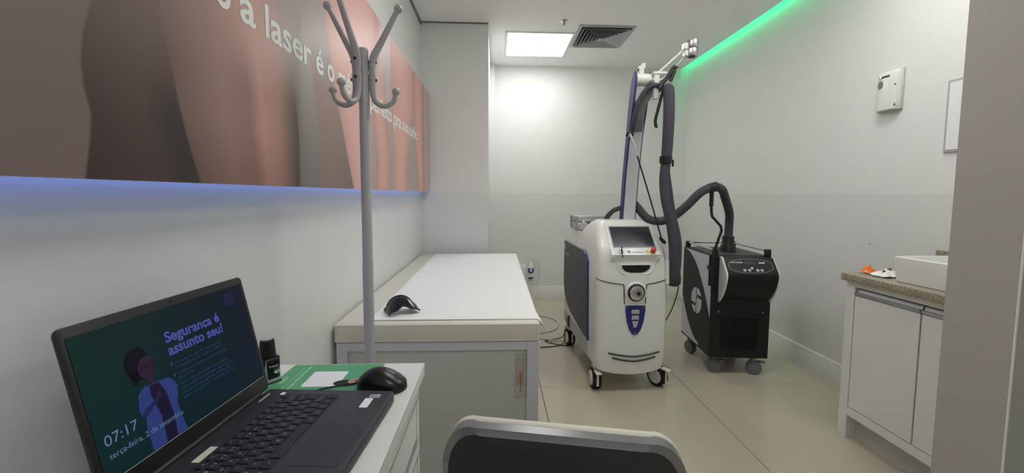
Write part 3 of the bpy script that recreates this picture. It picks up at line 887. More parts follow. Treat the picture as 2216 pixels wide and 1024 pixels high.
g = G().tube([(.575, 3.05, .14), (.545, 3.04, .10), (.535, 3.03, .02), (.48, 3.0, .005), (.38, 2.98, .005), (.22, 2.97, .005)], .0035, 8, 8)
tag(g.build('black_cable', BLACK), 'thin black cable running along the floor under the treatment bed', 'cable', 'thin black cables')

# ================================================================== LASER MACHINE
LX, LY, LR = 0.790, 2.660, math.radians(2.0)
ls = thing('laser_machine', 'white and indigo hair-removal laser machine on casters with tilted touch screen', 'laser machine', (LX, LY, 0), LR)
def prof(z, tab):
    return float(np.interp(z, [p[0] for p in tab], [p[1] for p in tab]))
HW = [(.12, .196), (.15, .205), (.20, .214), (.30, .217), (.60, .217), (.70, .217), (.80, .212), (.88, .203), (.93, .192), (.975, .172), (1.005, .152), (1.020, .132)]
YFR = [(.12, -.390), (.16, -.400), (.25, -.408), (.55, -.410), (.70, -.408), (.76, -.398), (.82, -.392), (.86, -.378), (.93, -.318), (.985, -.262), (1.005, -.238), (1.020, -.214)]
def yrear(z): return .535 if z < .922 else (.10 if z < .93 else prof(z, [(.93, .085), (.98, .03), (1.005, -.02), (1.020, -.06)]))
def ring_at(z, drop=0.0):
    hw = prof(z, HW); y0 = prof(z, YFR); y1 = yrear(z)
    pts = []
    nf = 25
    for k in range(nf):                               # bowed front with rounded corners
        t_ = -1+2*k/(nf-1)
        x = hw*(math.sin(t_*PI/2))
        y = y0+.020*abs(t_)**2+.055*(abs(t_)**9)
        pts.append((x, y, z-drop*(math.cos(t_*PI/2)**2)))
    for k in range(1, 7):
        pts.append((hw, y0+.078+(y1-.03-y0-.078)*k/6, z))
    pts.append((hw-.012, y1-.008, z))
    for k in range(1, 5): pts.append((hw-.03-(2*hw-.06)*k/5+.0, y1, z))
    pts.append((-(hw-.012), y1-.008, z))
    for k in range(6, 0, -1):
        pts.append((-hw, y0+.078+(y1-.03-y0-.078)*k/6, z))
    return pts
zl = [.145, .155, .17, .20, .25, .35, .45, .55, .62, .68, .72, .76, .80, .83, .86, .89, .905, .915, .921, .925, .935, .95, .97, .985, .997, 1.006, 1.013, 1.018, 1.020]
rings = []
for i, z in enumerate(zl):
    rings.append(ring_at(z, .030*max(0, 1-i/4)))
body = G().loft(rings).build('shell', SHELL, ls, 50)
# deck edge inset so the rear deck reads as a lid
g = G().box(-.150, .150, .115, .520, .921, .928, .004, 2).build('rear_deck', SHELL, ls)
# indigo side panels
sp = [(.505, .815), (-.070, .812), (-.130, .798), (-.180, .765), (-.205, .715), (-.228, .268), (-.10, .262), (.10, .283), (.26, .302), (.40, .340), (.48, .400), (.515, .48)]
for sx in (-1, 1):
    a, b = (sx*.214, sx*.221)
    pn = G().prism(sp, 0, a, b, .002, 1).build('side_panel', NAVY, ls)
    pts = [(sx*.2185, y, z) for y, z in ((-.070, .815), (-.130, .803), (-.185, .768), (-.210, .715), (-.234, .266))]
    G().tube(pts, .008, 8, 4).build('blue_edge', BLUE, pn)
    g = G()
    ring = [(sx*.2216, .470+.022*math.cos(k*PI/10), .765+.022*math.sin(k*PI/10)) for k in range(20)]
    g.add(ring, [tuple(range(20))])
    lettering(g, 'SPLENDOR', (sx*.2216, .485 if sx < 0 else .33, .710), (0, sx*1.0, 0), (0, 0, 1), width=.155, size=.030, bold=.02)
    lettering(g, 'X', (sx*.2216, .425 if sx < 0 else .40, .678), (0, sx*1.0, 0), (0, 0, 1), size=.026, bold=.02)
    g.build('lettering', LGREY, pn, 0)
    G().box(sx*.205-.012, sx*.205+.012, -.205, .50, .165, .255, .004, 1).build('lower_skirt', LGREY, ls)
# seam of the front cover
def front_y(x, z):
    hw = prof(z, HW); y0 = prof(z, YFR); t_ = math.asin(max(-1, min(1, x/hw)))/(PI/2)
    return y0+.020*abs(t_)**2+.055*abs(t_)**9
def on_front(pts, off=-.001): return [(x, front_y(x, z)+off, z) for x, z in pts]
CXF = 0.012
seam = [(-.214, .690), (-.19, .682), (-.13, .668), (-.078, .660), (-.068, .652), (-.066, .60), (-.063, .545)]
for sx in (-1, 1):
    G().tube(on_front([(sx*x+CXF*(1-abs(x)/.214), z) for x, z in seam]), .0028, 6, 5).build('seam', BLACK, ls)
# lock boss
fy = front_y(CXF, .61)
bs = G().lathe([(.066, 0), (.064, .010), (.056, .014), (.052, .010)], c=(CXF, fy+.004, .610), axis=(0, -1, 0), n=36).build('lock_boss', SHELL, ls)
G().lathe([(.050, .0), (.050, .012), (.044, .016), (.041, .012)], c=(CXF, fy, .612), axis=(0, -1, 0), n=36).build('black_ring', BLACK, bs)
G().lathe([(.043, .0), (.042, .018), (.034, .022), (.012, .021)], c=(CXF, fy, .612), axis=(0, -1, 0), n=36).build('chrome_disc', CHROME, bs)
G().lathe([(.011, .0), (.011, .024), (.004, .024)], c=(CXF+.010, fy, .610), axis=(0, -1, 0), n=16).build('keyhole', BLACK, bs)
# blue badge
poly = [(-.062, .536), (.062, .536), (.061, .50), (.052, .44), (.036, .39), (.016, .362), (0, .356), (-.016, .362), (-.036, .39), (-.052, .44), (-.061, .50)]
G().prism([(x*1.13+CXF, .536+(z-.536)*1.07) for x, z in poly], 1, fy-.0015, fy+.012, .003, 2).build('badge_rim', SHELL, ls)
bd = G().prism([(x+CXF, z) for x, z in poly], 1, fy-.003, fy+.012, .002, 1).build('blue_badge', BLUE, ls)
for z0, z1, w0, w1 in ((.486, .510, .024, .023), (.452, .476, .022, .021), (.405, .442, .008, .019)):
    G().prism([(CXF-w0, z0), (CXF+w0, z0), (CXF+w1, z1), (CXF-w1, z1)], 1, fy-.0045, fy-.002).build('badge_bar', LGREY, bd)
for x, z in ((-.050, .524), (.050, .524), (0, .370)):
    G().lathe([(.004, 0), (.003, .002)], c=(CXF+x, fy-.003, z), axis=(0, -1, 0), n=10).build('screw', CHROME, bd)
# lower vent grooves
for z0, w_ in ((.252, .155), (.222, .130)):
    G().tube(on_front([(CXF+x*w_, z0-.024*(1-abs(x)**1.6)) for x in np.linspace(-1, 1, 17)], -.002), .0055, 6).build('vent_groove', BLACK, ls)
# screen bezel on the slanted hood
def slant(x, s, off=0.0):
    """s: 0 at screen bottom, 1 at screen top; on the slanted hood face"""
    z = .868+.112*s
    a = Vector((x, front_y(x*0.0+.06, .868)+.0, .868)); b = Vector((x, front_y(.06, .980), .980))
    p = a+(b-a)*s
    nrm = (b-a).cross(Vector((1, 0, 0))).normalized()
    if nrm.y > 0: nrm = -nrm
    return p+nrm*off
def slab(x0, x1, s0, s1, o0, o1, nm, m_, par):
    A = [slant(x0, s0, o0), slant(x1, s0, o0), slant(x1, s1, o0), slant(x0, s1, o0)]
    B = [slant(x0, s0, o1), slant(x1, s0, o1), slant(x1, s1, o1), slant(x0, s1, o1)]
    return G().add(A+B, [(3, 2, 1, 0), (4, 5, 6, 7), (0, 1, 5, 4), (1, 2, 6, 5), (2, 3, 7, 6), (3, 0, 4, 7)]).build(nm, m_, par, 0)
bp_ = [slant(0, 1.14, .005), slant(0, .4, .005), slant(0, -.34, .005)]
bz = G().prism([(p.y, p.z) for p in bp_]+[(front_y(.06, .80)-.004, .806), (front_y(.06, .78)+.004, .782), (front_y(.06, .78)+.05, .782), (slant(0, 1.14, -.03).y, slant(0, 1.14, -.03).z)], 0, CXF-.146, CXF+.146, .004, 2).build('screen_bezel', SHELL, ls, 35)
slab(CXF-.130, CXF+.130, -.02, 1.06, .0045, .0062, 'screen_rim', LGREY, bz)
slab(CXF-.124, CXF+.124, 0.02, 1.0, .0055, .0072, 'touch_screen', SCREENG, bz)
p = slant(CXF-.090, -.20, .005)
nrm = (slant(0, 0, 1)-slant(0, 0, 0)).normalized()
ks = G().lathe([(.014, 0), (.014, .006), (.008, .010)], c=p, axis=nrm, n=16).build('key_switch', CHROME, bz)
g = G().tube([p+nrm*.008, p+nrm*.022], .004, 8); g.tube([p+nrm*.018+Vector((.002, 0, .022)), p+nrm*.02, p+nrm*.016+Vector((.008, 0, -.042))], .003, 6)
g.build('key', BLACK, ks)
p = slant(CXF+.100, -.20, .005)
eb = G().lathe([(.016, 0), (.016, .008)], c=p, axis=nrm, n=18).build('stop_collar', YELLOW, bz)
G().lathe([(.010, .006), (.010, .014), (.015, .016), (.015, .026), (.010, .030)], c=p, axis=nrm, n=18).build('stop_button', RED, bz)
p = slant(CXF+.066, -.20, .0055)
G().lathe([(.011, 0), (.011, .001)], c=p, axis=nrm, n=16).build('warning_sticker', YELLOW, bz)
g = G(); sv = (slant(0, 1)-slant(0, 0)).normalized()
lettering(g, 'Lumenis', slant(CXF-.022, -.26, .0056), (1, 0, 0), sv, width=.066, size=.021)
q = slant(CXF-.040, -.20, .0056)
ringp = [q+Vector((1, 0, 0))*(.009*math.cos(k*PI/8))+sv*(.009*math.sin(k*PI/8)) for k in range(16)]+[q+Vector((1, 0, 0))*(.002+.004*math.cos(k*PI/8))+sv*(.005*math.sin(k*PI/8)) for k in range(16)]
g.add(ringp, [(k, (k+1) % 16, 16+(k+1) % 16, 16+k) for k in range(16)])
g.build('maker_name', PRINTK, bz, 0)
# handle slot
poly = [(-.085, .772), (.085, .772), (.080, .752), (.060, .735), (.03, .728), (-.03, .728), (-.060, .735), (-.080, .752)]
yy = front_y(CXF, .75)
hs = G().prism([(x*1.12+CXF, (z-.75)*1.25+.75) for x, z in poly], 1, yy-.004, yy+.03, .003, 2).build('handle_surround', SHELL, ls)
G().prism([(x+CXF, z) for x, z in poly], 1, yy-.0055, yy+.01).build('handle_slot', BLACKM, hs)
for sx in (-1, 1):
    G().tube([slant(CXF+sx*.146, -.40, .002), (CXF+sx*.118, front_y(.1, .80)-.002, .80), (CXF+sx*.098, front_y(.09, .745)-.002, .742), (CXF+sx*.060, front_y(.06, .715)-.001, .716)], .004, 8, 5).build('bezel_edge', SHELL, ls)
# casters
def caster(par, x, y, rz, r, w, wheel_m, hub_m, top, brake=True):
    M3 = Matrix.Translation((x, y, 0)) @ Matrix.Rotation(rz, 4, 'Z')
    def bl(g, nm, m_, p=par):
        g.v = [tuple(M3 @ Vector(q)) for q in g.v]; return g.build(nm, m_, p)
    c = bl(G().lathe([(r*.72, -w/2), (r*.94, -w/2), (r, -w/2+.004), (r, w/2-.004), (r*.94, w/2), (r*.72, w/2)], c=(0, 0, r), axis=(1, 0, 0), n=28), 'wheel', wheel_m)
    for s_ in (-1, 1):
        bl(G().lathe([(r*.74, 0), (r*.70, .006), (r*.3, .009), (.002, .009)], c=(s_*(w/2-.002), 0, r), axis=(s_, 0, 0), n=24), 'hub_cap', hub_m, c)
    f = bl(G().box(-w*.28, w*.28, -r*.35, r*.55, r*1.55, max(top, r*2+.012), .004, 1).box(-w*.14, w*.14, -r*1.06, -r*.98, r*.55, r*1.75, .002, 1), 'fork', hub_m)
    bl(G().lathe([(.012, r*2), (.012, top)], n=12), 'stem', STEEL)
    if brake:
        bl(G().box(-w*.34, w*.34, -r*1.45, -r*.5, r*1.85, r*1.85+.010, .003, 1), 'brake_pedal', hub_m)
CASTW = mat('caster_white', (214, 212, 204), .4)
caster(ls, -.190, -.310, math.radians(-2), .062, .052, RUBBER, CASTW, .16)
caster(ls, .205, -.305, math.radians(28), .062, .052, RUBBER, CASTW, .16)
caster(ls, -.195, .385, math.radians(8), .062, .052, RUBBER, CASTW, .18, False)
caster(ls, .190, .385, math.radians(-10), .062, .052, RUBBER, CASTW, .18, False)
G().box(-.19, .19, -.35, .50, .150, .175).build('chassis', BLACKM, ls)
for sx in (-1, 1):
    G().prism([(.30, .17), (.30, .26), (.36, .22), (.36, .15)], 0, sx*.19, sx*.226).build('rear_bumper', BLACK, ls)

# ---- articulated tower: two indigo cheeks with a grey channel between, leaning forward
inv = (Matrix.Translation((LX, LY, 0)) @ Matrix.Rotation(LR, 4, 'Z')).inverted()
def T_(g, nm, m_, par=ls, angle=40):
    g.v = [tuple(inv @ Vector(p)) for p in g.v]; return g.build(nm, m_, par, angle)
def spine(z):     # centre of the tower in y at height z (leans toward the camera, curls forward on top)
    return float(np.interp(z, [.90, 1.30, 1.55, 1.70, 1.82, 1.92], [2.615, 2.555, 2.500, 2.460, 2.425, 2.400]))
def tw(z): return float(np.interp(z, [.90, 1.4, 1.55, 1.70, 1.80, 1.88, 1.915], [.026, .026, .028, .040, .046, .036, .014]))
zz_ = [.90, 1.1, 1.3, 1.45, 1.55, 1.62, 1.70, 1.76, 1.82, 1.87, 1.90, 1.915]
cheek = [(spine(z)-tw(z), z) for z in zz_]+[(spine(z)+tw(z), z) for z in zz_[::-1]]
TXL, TXR = 0.832, 0.916
for x0, x1 in ((TXL-.008, TXL+.004), (TXR-.004, TXR+.001)):
    T_(G().prism(cheek, 0, x0, x1, .002, 1), 'tower_cheek', PURPLE)
chan = [(spine(z)-tw(z)+.003, z) for z in zz_ if z < 1.66]+[(spine(z)+tw(z)-.01, z) for z in zz_[::-1] if z < 1.66]
T_(G().prism(chan, 0, TXL+.004, TXR-.004), 'tower_channel', SWOOSH)
# curved grey neck growing out of the channel and arching to the hanger
neck = [(.872, 2.485, 1.58), (.868, 2.450, 1.65), (.878, 2.430, 1.73), (.908, 2.412, 1.788), (.950, 2.398, 1.822)]
pts = smooth_path(neck, 6); rings = []
for i, p in enumerate(pts):
    t_ = (pts[min(i+1, len(pts)-1)]-pts[max(i-1, 0)]).normalized()
    sd = Vector((0, 1, 0)).cross(t_).normalized(); fwd = t_.cross(sd).normalized()
    rings.append([p+sd*a*.033+fwd*b*.024 for a, b in ((-1, -1), (1, -1), (1, 1), (-1, 1))])
T_(G().loft(rings), 'tower_neck', GREYP, ls, 30)
for x in (.848, .890):
    for z in (1.635, 1.60):
        y = spine(z)-tw(z)+.006
        T_(G().lathe([(.004, 0), (.003, .003)], c=(x, y, z), axis=(0, -1, 0), n=8), 'screw', BLACK)
T_(G().tube([(TXL+.004, 2.405, 1.868), (TXR+.006, 2.405, 1.868)], .036, 20), 'pivot_drum', SHELL)
T_(G().prism([(2.385, 1.895), (2.43, 1.895), (2.425, 1.935), (2.405, 1.95), (2.385, 1.935)], 0, .850, .880, .003, 1), 'pivot_lug', SHELL)
T_(G().tube([(.845, 2.402, 1.925), (.885, 2.402, 1.925)], .008, 10), 'lug_pin', BLACK)
T_(G().box(.868, .890, 2.39, 2.42, 1.93, 1.965, .004, 1), 'lug_tip', SHELL)
# white hanger bracket and rods running up to the cylinder joint
T_(G().box(.932, .962, 2.355, 2.385, 1.745, 1.900, .004, 1), 'hanger_post', SHELL)
T_(G().box(.925, 1.010, 2.350, 2.380, 1.888, 1.905, .003, 1), 'hanger_bar', SHELL)
T_(G().box(.905, 1.000, 2.360, 2.390, 1.850, 1.866, .003, 1), 'hanger_bar', SHELL)
T_(G().tube([(.915, 2.38, 1.855), (.985, 2.37, 1.805)], .022, 14), 'hose_clamp', GREYP)
T_(G().tube([(.945, 2.36, 1.890), (1.110, 2.345, 2.040)], .0065, 10), 'rod', SHELL)
T_(G().tube([(.975, 2.355, 1.852), (1.120, 2.34, 2.005)], .0085, 10), 'rod', ALU)
T_(G().tube([(.990, 2.365, 1.870), (1.125, 2.35, 2.015)], .0050, 10), 'rod', STEEL)
T_(G().box(1.088, 1.122, 2.325, 2.360, 2.025, 2.062, .004, 1).box(1.092, 1.126, 2.320, 2.355, 1.985, 2.018, .004, 1), 'joint_block', SHELL)
T_(G().lathe([(.030, 0), (.032, .004), (.032, .040), (.030, .044)], c=(1.140, 2.335, 2.032), axis=(.08, 0, 1), n=24), 'joint_cylinder', STEEL)
T_(G().lathe([(.030, 0), (.032, .004), (.032, .040), (.030, .044)], c=(1.137, 2.335, 1.985), axis=(.08, 0, 1), n=24), 'joint_cylinder', STEEL)
T_(G().lathe([(.020, 0), (.020, .004)], c=(1.137, 2.335, 1.983), axis=(.08, 0, 1), n=18), 'joint_cap', BLACK)
# black strap with hanging tail
T_(G().tube([(1.035, 2.345, 1.915), (1.00, 2.34, 1.865), (.972, 2.335, 1.835), (.955, 2.332, 1.80)], .013, 10, 5), 'strap', BLACK)
g = G()
tl = smooth_path([(.985, 2.33, 1.82), (.965, 2.325, 1.76), (.945, 2.322, 1.68), (.930, 2.32, 1.615), (.935, 2.32, 1.578), (.941, 2.32, 1.572)], 5)
g.loft([[p+Vector((-.009, 0, 0)), p+Vector((.009, 0, 0)), p+Vector((.009, .003, 0)), p+Vector((-.009, .003, 0))] for p in tl])
T_(g, 'strap_tail', BLACK)
T_(G().tube([(1.045, 2.345, 1.935), (1.040, 2.34, 1.90), (1.020, 2.34, 1.845)], .010, 8, 4).tube([(1.020, 2.335, 1.918), (1.058, 2.335, 1.925)], .006, 8), 'strap', BLACK)

# hoses of the machine: separate things hanging from the tower
g = G().tube([(.838, 2.46, 1.56), (.834, 2.415, 1.63), (.843, 2.392, 1.70), (.861, 2.382, 1.757), (.888, 2.375, 1.799), (.925, 2.362, 1.822), (.958, 2.345, 1.822)], .014, 14, 8)
T_(g, 'umbilical_hose', HOSE)
hz = [(.985, 2.335, 1.785), (1.000, 2.325, 1.800), (1.003, 2.315, 1.76), (1.000, 2.30, 1.62), (.996, 2.30, 1.45), (.990, 2.30, 1.36), (.982, 2.295, 1.26), (.990, 2.285, 1.15), (1.018, 2.275, 1.02), (1.036, 2.27, .90), (1.045, 2.27, .78), (1.048, 2.275, .70)]
ho = T_(G().tube(hz, [.022, .030, .032, .032, .031, .028, .028, .027, .026, .026, .027, .029], 16, 8), 'handpiece_hose', HOSE)
g = G().tube([(1.005, 2.32, 1.36), (1.022, 2.32, 1.24), (1.042, 2.31, 1.08), (1.068, 2.30, .95), (1.076, 2.295, .86), (1.066, 2.285, .74), (1.052, 2.28, .69)], [.012, .016, .020, .023, .024, .026, .028], 14, 8)
T_(g, 'handpiece_hose', HOSE)
T_(G().lathe([(.036, 0), (.036, .040)], c=(.990, 2.30, 1.365), n=18), 'hose_strap', BLACK)
T_(G().tube([(1.028, 2.29, 1.385), (1.030, 2.295, 1.345)], .006, 8), 'hose_strap', BLACK)
T_(G().lathe([(.010, 0), (.028, .006), (.038, .022), (.040, .05), (.036, .085)], c=(1.052, 2.28, .640), n=20), 'handpiece_cup', DGREY)
T_(G().prism([(2.26, .66), (2.30, .66), (2.32, .80), (2.27, .80)], 0, .998, 1.018, .002, 1), 'cup_bracket', SHELL)
# short rear hose arching from deck into the tower
T_(G().tube([(.735, 2.66, .92), (.735, 2.66, .98), (.752, 2.64, 1.035), (.785, 2.62, 1.075), (.828, 2.60, 1.095)], .016, 12, 6), 'rear_hose', HOSE)
# thin antenna-like holder rod with a hook
T_(G().tube([(.800, 2.395, 1.53), (.803, 2.385, 1.545), (.806, 2.375, 1.53), (.815, 2.355, 1.49), (.835, 2.34, 1.41)], .0055, 8, 4), 'holder_rod_tip', LGREY)
T_(G().tube([(.835, 2.34, 1.41), (.90, 2.30, 1.17), (.955, 2.265, .955), (.968, 2.26, .915)], .0048, 8, 5), 'holder_rod', BLACK)
T_(G().tube([(.790, 2.41, 1.535), (.800, 2.395, 1.555), (.815, 2.39, 1.55), (.822, 2.395, 1.535)], .008, 8, 4), 'rod_clip', BLACK)
T_(G().tube([(.955, 2.27, .935), (.962, 2.268, .925), (.978, 2.264, .908), (.986, 2.262, .898)], [.005, .010, .012, .007], 12), 'rod_knob', BLACK)

# aluminium case on the rear deck
cs = thing('aluminium_case', 'small ribbed aluminium case lying on the rear deck of the laser machine', 'case', (.682, 2.885, .929), LR)
G().box(-.112, .112, -.085, .085, 0, .055, .004, 2).build('lower_shell', ALU, cs)
G().box(-.112, .112, -.085, .085, .058, .098, .004, 2).build('lid', ALU, cs)
g = G()
for sx in (-1, 1):
    for sy in (-1, 1): g.box(sx*.112-.006, sx*.112+.006, sy*.085-.006, sy*.085+.006, 0.001, .099, .003, 1)
g.build('corner_guard', STEEL, cs)
for x in (-.06, .06): G().box(x-.010, x+.010, -.090, -.085, .040, .072, .002, 1).build('latch', CHROME, cs)
G().tube([(-.03, -.086, .05), (-.03, -.100, .05), (.03, -.100, .05), (.03, -.086, .05)], .004, 8).build('handle', BLACK, cs)

# ================================================================== COOLING UNIT (black)
CX, CY, CR = 1.605, 2.700, math.radians(-5.0)
cu_ = thing('cooling_unit', 'black cold-air cooling machine with white swoosh sides, on grey casters', 'cooling machine', (CX, CY, 0), CR)
hw, y0, y1, z0, z1 = .188, -.235, .250, .118, .788
G().box(-hw, hw, y0, y1, z0, z1, .004, 1).build('cabinet', BLACKM, cu_)
for sx in (-1, 1):
    def sw(poly, nm='swoosh', m_=SWOOSH, off=.0015):
        return G().prism(poly, 0, sx*hw, sx*(hw+off)).build(nm, m_, cu_)
    arc = [(y0+.012+(.455)*((k/10)), .785-.0-.40*((1-k/10)**2.2)) for k in range(11)]     # lower edge of the upper white field
    sw([(y0+.012, z1-.004)]+[(p[0], p[1]-.003) for p in arc])
    arc2 = [(y1-.004-(.30)*(k/10), .150+.27*((1-k/10)**1.8)) for k in range(11)]
    sw([(y1-.004, .135)]+arc2+[(y1-.31, .135)])
    # round split logo
    def half(fn, nm):
        return G().prism(fn, 0, sx*hw, sx*(hw+.002)).build(nm, SWOOSH, cu_)
    R_, cy_, cz_ = .092, -.010, .440
    ang = lambda a: (cy_+R_*.92*math.cos(a), cz_+R_*math.sin(a))
    left = [ang(a) for a in np.linspace(PI*.47, -PI*.08, 12)]+[(cy_+.036, cz_-.022), (cy_+.022, cz_-.030), (cy_+.004, cz_-.002)]      # rear upper piece
    right = [ang(a+PI) for a in np.linspace(PI*.47, -PI*.08, 12)]+[(cy_-.036, cz_+.022), (cy_-.022, cz_+.030), (cy_-.004, cz_+.002)]
    tl_ = [ang(a) for a in np.linspace(-PI*.16, -PI*.47, 10)]+[(cy_+.004, cz_-.024), (cy_+.020, cz_-.048)]
    tr_ = [ang(a+PI) for a in np.linspace(-PI*.16, -PI*.47, 10)]+[(cy_-.004, cz_+.024), (cy_-.020, cz_+.048)]
    for pl in (left, right, tl_, tr_): half(pl, 'logo_piece')
# console
con = [(y0+.002, .785), (y0-.020, .783), (y0-.088, .694), (y0-.092, .680), (y0-.090, .655), (y0-.076, .605), (y0-.050, .560), (y0-.020, .522), (y0+.002, .505)]
cn = G().prism(con, 0, -hw+.055, hw-.012, .003, 1).build('console', BLACKM, cu_)
fin = [(y0+.012, .788), (y0-.022, .788), (y0-.094, .696), (y0-.098, .680), (y0-.096, .652), (y0-.080, .598), (y0-.054, .548), (y0-.022, .508), (y0+.002, .490), (y0+.012, .490)]
for xa, xb in ((-hw+.043, -hw+.055), (hw-.012, hw-.007)):
    G().prism(fin, 0, xa, xb, .002, 1).build('console_fin', SHELL, cu_)
# control oval on the console slope
a = Vector((0, y0-.020, .783)); b = Vector((0, y0-.090, .690)); sl = (a-b).normalized(); nn = Vector((0, -sl.z, sl.y)); nn = nn if nn.z > 0 else -nn
cc = (a+b)/2+Vector((.0215, 0, 0))
def onc(x, s, o=.0008): return cc+Vector((x, 0, 0))+sl*s+nn*o
g = G(); n_ = 36
ro = [onc(.138*(abs(math.cos(k*2*PI/n_))**.8)*math.copysign(1, math.cos(k*2*PI/n_)), .050*(abs(math.sin(k*2*PI/n_))**.8)*math.copysign(1, math.sin(k*2*PI/n_))) for k in range(n_)]
ri = [onc(.134*(abs(math.cos(k*2*PI/n_))**.8)*math.copysign(1, math.cos(k*2*PI/n_)), .0465*(abs(math.sin(k*2*PI/n_))**.8)*math.copysign(1, math.sin(k*2*PI/n_))) for k in range(n_)]
g.add(ro+ri, [(k, (k+1) % n_, n_+(k+1) % n_, n_+k) for k in range(n_)])
g.build('panel_outline', GREYP, cn, 0)
g = G().add(ri, [tuple(range(n_))]); g.build('control_panel', BLACKG, cn, 0)
g = G().add([onc(x, s, .0012) for x, s in ((-.035, .012), (.035, .012), (.035, .036), (-.035, .036))], [(0, 1, 2, 3)]); g.build('display_window', SCREENG, cn, 0)
g = G()
lettering(g, 'CRYO SYSTEM', onc(-.118, .020, .0014), (1, 0, 0), sl, width=.074, size=.011, bold=.02)
lettering(g, 'MAGIS', onc(.055, .018, .0014), (1, 0, 0), sl, width=.036, size=.013, bold=.04)
g.build('lettering', PRINTW, cn, 0)
for x in (-.045, -.016, .034, .060):
    G().lathe([(.0095, 0), (.0095, .002), (.006, .002)], c=onc(x, -.030), axis=nn, n=14).build('button', LGREY, cn)
G().lathe([(.007, 0), (.007, .003)], c=onc(.002, -.016), axis=nn, n=12).build('button', PAPER, cn)
# lower grille with slats
gr = G().box(-.115, .120, y0-.002, y0+.004, .165, .395).build('grille_plate', BLACK, cu_)
for k in range(22):
    G().box(-.110+k*.0104, -.105+k*.0104, y0-.006, y0-.001, .172, .388).build('grille_slat', BLACKM, gr)
for x in (-.140, .140):
    G().lathe([(.006, 0), (.004, .003)], c=(x, y0, .425), axis=(0, -1, 0), n=10).build('screw', CHROME, cu_)
# rails on top
for px_, py_ in ((-hw+.022, y0+.022), (hw-.022, y0+.022), (-hw+.022, y1-.022), (hw-.022, y1-.022)):
    G().box(px_-.016, px_+.016, py_-.016, py_+.016, z1, z1+.046, .004, 1).build('rail_post', BLACK, cu_)
for p_, q_ in (((-hw+.022, y0+.022), (-hw+.022, y1+.02)), ((hw-.022, y0+.022), (hw-.022, y1+.02)), ((-hw+.0, y1-.022), (hw-.0, y1-.022))):
    G().tube([(p_[0], p_[1], z1+.036), (q_[0], q_[1], z1+.036)], .007, 10).build('rail', CHROME, cu_)
G().box(-hw+.02, hw-.02, y0+.04, y1-.04, z1, z1+.003).build('top_mat', DGREY, cu_)
# hose socket
G().lathe([(.052, 0), (.050, .035), (.040, .050), (.038, .105), (.036, .11)], c=(.010, -.015, z1), n=22).build('hose_socket', BLACK, cu_)
# side handle and grey casters
G().box(hw, hw+.016, -.225, -.195, .60, .70, .003, 1).build('side_handle', BLACK, cu_)
G().tube([(hw, -.21, .655), (hw+.024, -.21, .655)], .008, 10).build('side_knob', BLACK, cu_)
CASTG = mat('caster_grey', (112, 112, 114), .5)
caster(cu_, -.130, -.175, math.radians(62), .045, .040, CASTG, CASTG, .12, True)
caster(cu_, .120, -.195, math.radians(62), .045, .040, CASTG, CASTG, .12, True)
caster(cu_, -.155, .145, math.radians(20), .045, .040, CASTG, CASTG, .12, False)
caster(cu_, .150, .175, math.radians(10), .045, .040, CASTG, CASTG, .12, False)
# support arm for the hose, clamped to the front left edge
CM = Matrix.Translation((CX, CY, 0)) @ Matrix.Rotation(CR, 4, 'Z'); cinv = CM.inverted()
G().tube([(-hw-.012, y0-.012, .60), (-hw-.012, y0-.012, .80)], .016, 12).build('arm_sleeve', BLACK, cu_)
G().tube([(-hw-.022, y0-.03, .715), (-hw-.012, y0+.01, .715)], .020, 14).build('arm_clamp', BLACK, cu_)
arm_w = [cinv @ Vector(p) for p in ((1.432, 2.455, .80), (1.434, 2.460, .955), (1.428, 2.462, .985), (1.372, 2.465, 1.045), (1.366, 2.465, 1.075), (1.363, 2.465, 1.12))]
G().tube([Vector((-hw-.012, y0-.012, .78))]+arm_w[1:], .0085, 10).build('support_arm', BLACK, cu_)
G().tube([arm_w[-1]+Vector((0, 0, -.01)), arm_w[-1]+Vector((0, 0, .10))], .013, 12).build('arm_grip', BLACK, cu_)

# long cold-air hose between the two machines
hp = CM @ Vector((.010, -.015, z1+.085))
g = G().tube([hp, (hp.x+.002, hp.y, .985), (hp.x-.015, 2.66, 1.06), (hp.x-.075, 2.61, 1.155), (1.475, 2.545, 1.215), (1.385, 2.475, 1.232), (1.300, 2.475, 1.200), (1.225, 2.50, 1.115), (1.155, 2.53, 1.045), (1.08, 2.555, 1.010), (1.00, 2.575, 1.025), (.945, 2.60, 1.09), (.925, 2.62, 1.12)], .027, 16, 8)
ah = tag(g.build('air_hose', HOSE), 'thick grey fabric air hose arching between the laser and the black cooling machine', 'hose')
G().tube([(1.345, 2.468, 1.222), (1.398, 2.478, 1.236)], .031, 14).build('hose_collar', BLACK, ah)
g = G().tube([(1.395, 2.93, .62), (1.385, 2.93, .45), (1.34, 2.93, .30), (1.26, 2.94, .15), (1.16, 2.95, .03), (1.08, 2.96, .006)], .004, 8, 8)
tag(g.build('black_cable', BLACK), 'thin black cable hanging from the cooling machine down to the floor', 'cable', 'thin black cables')

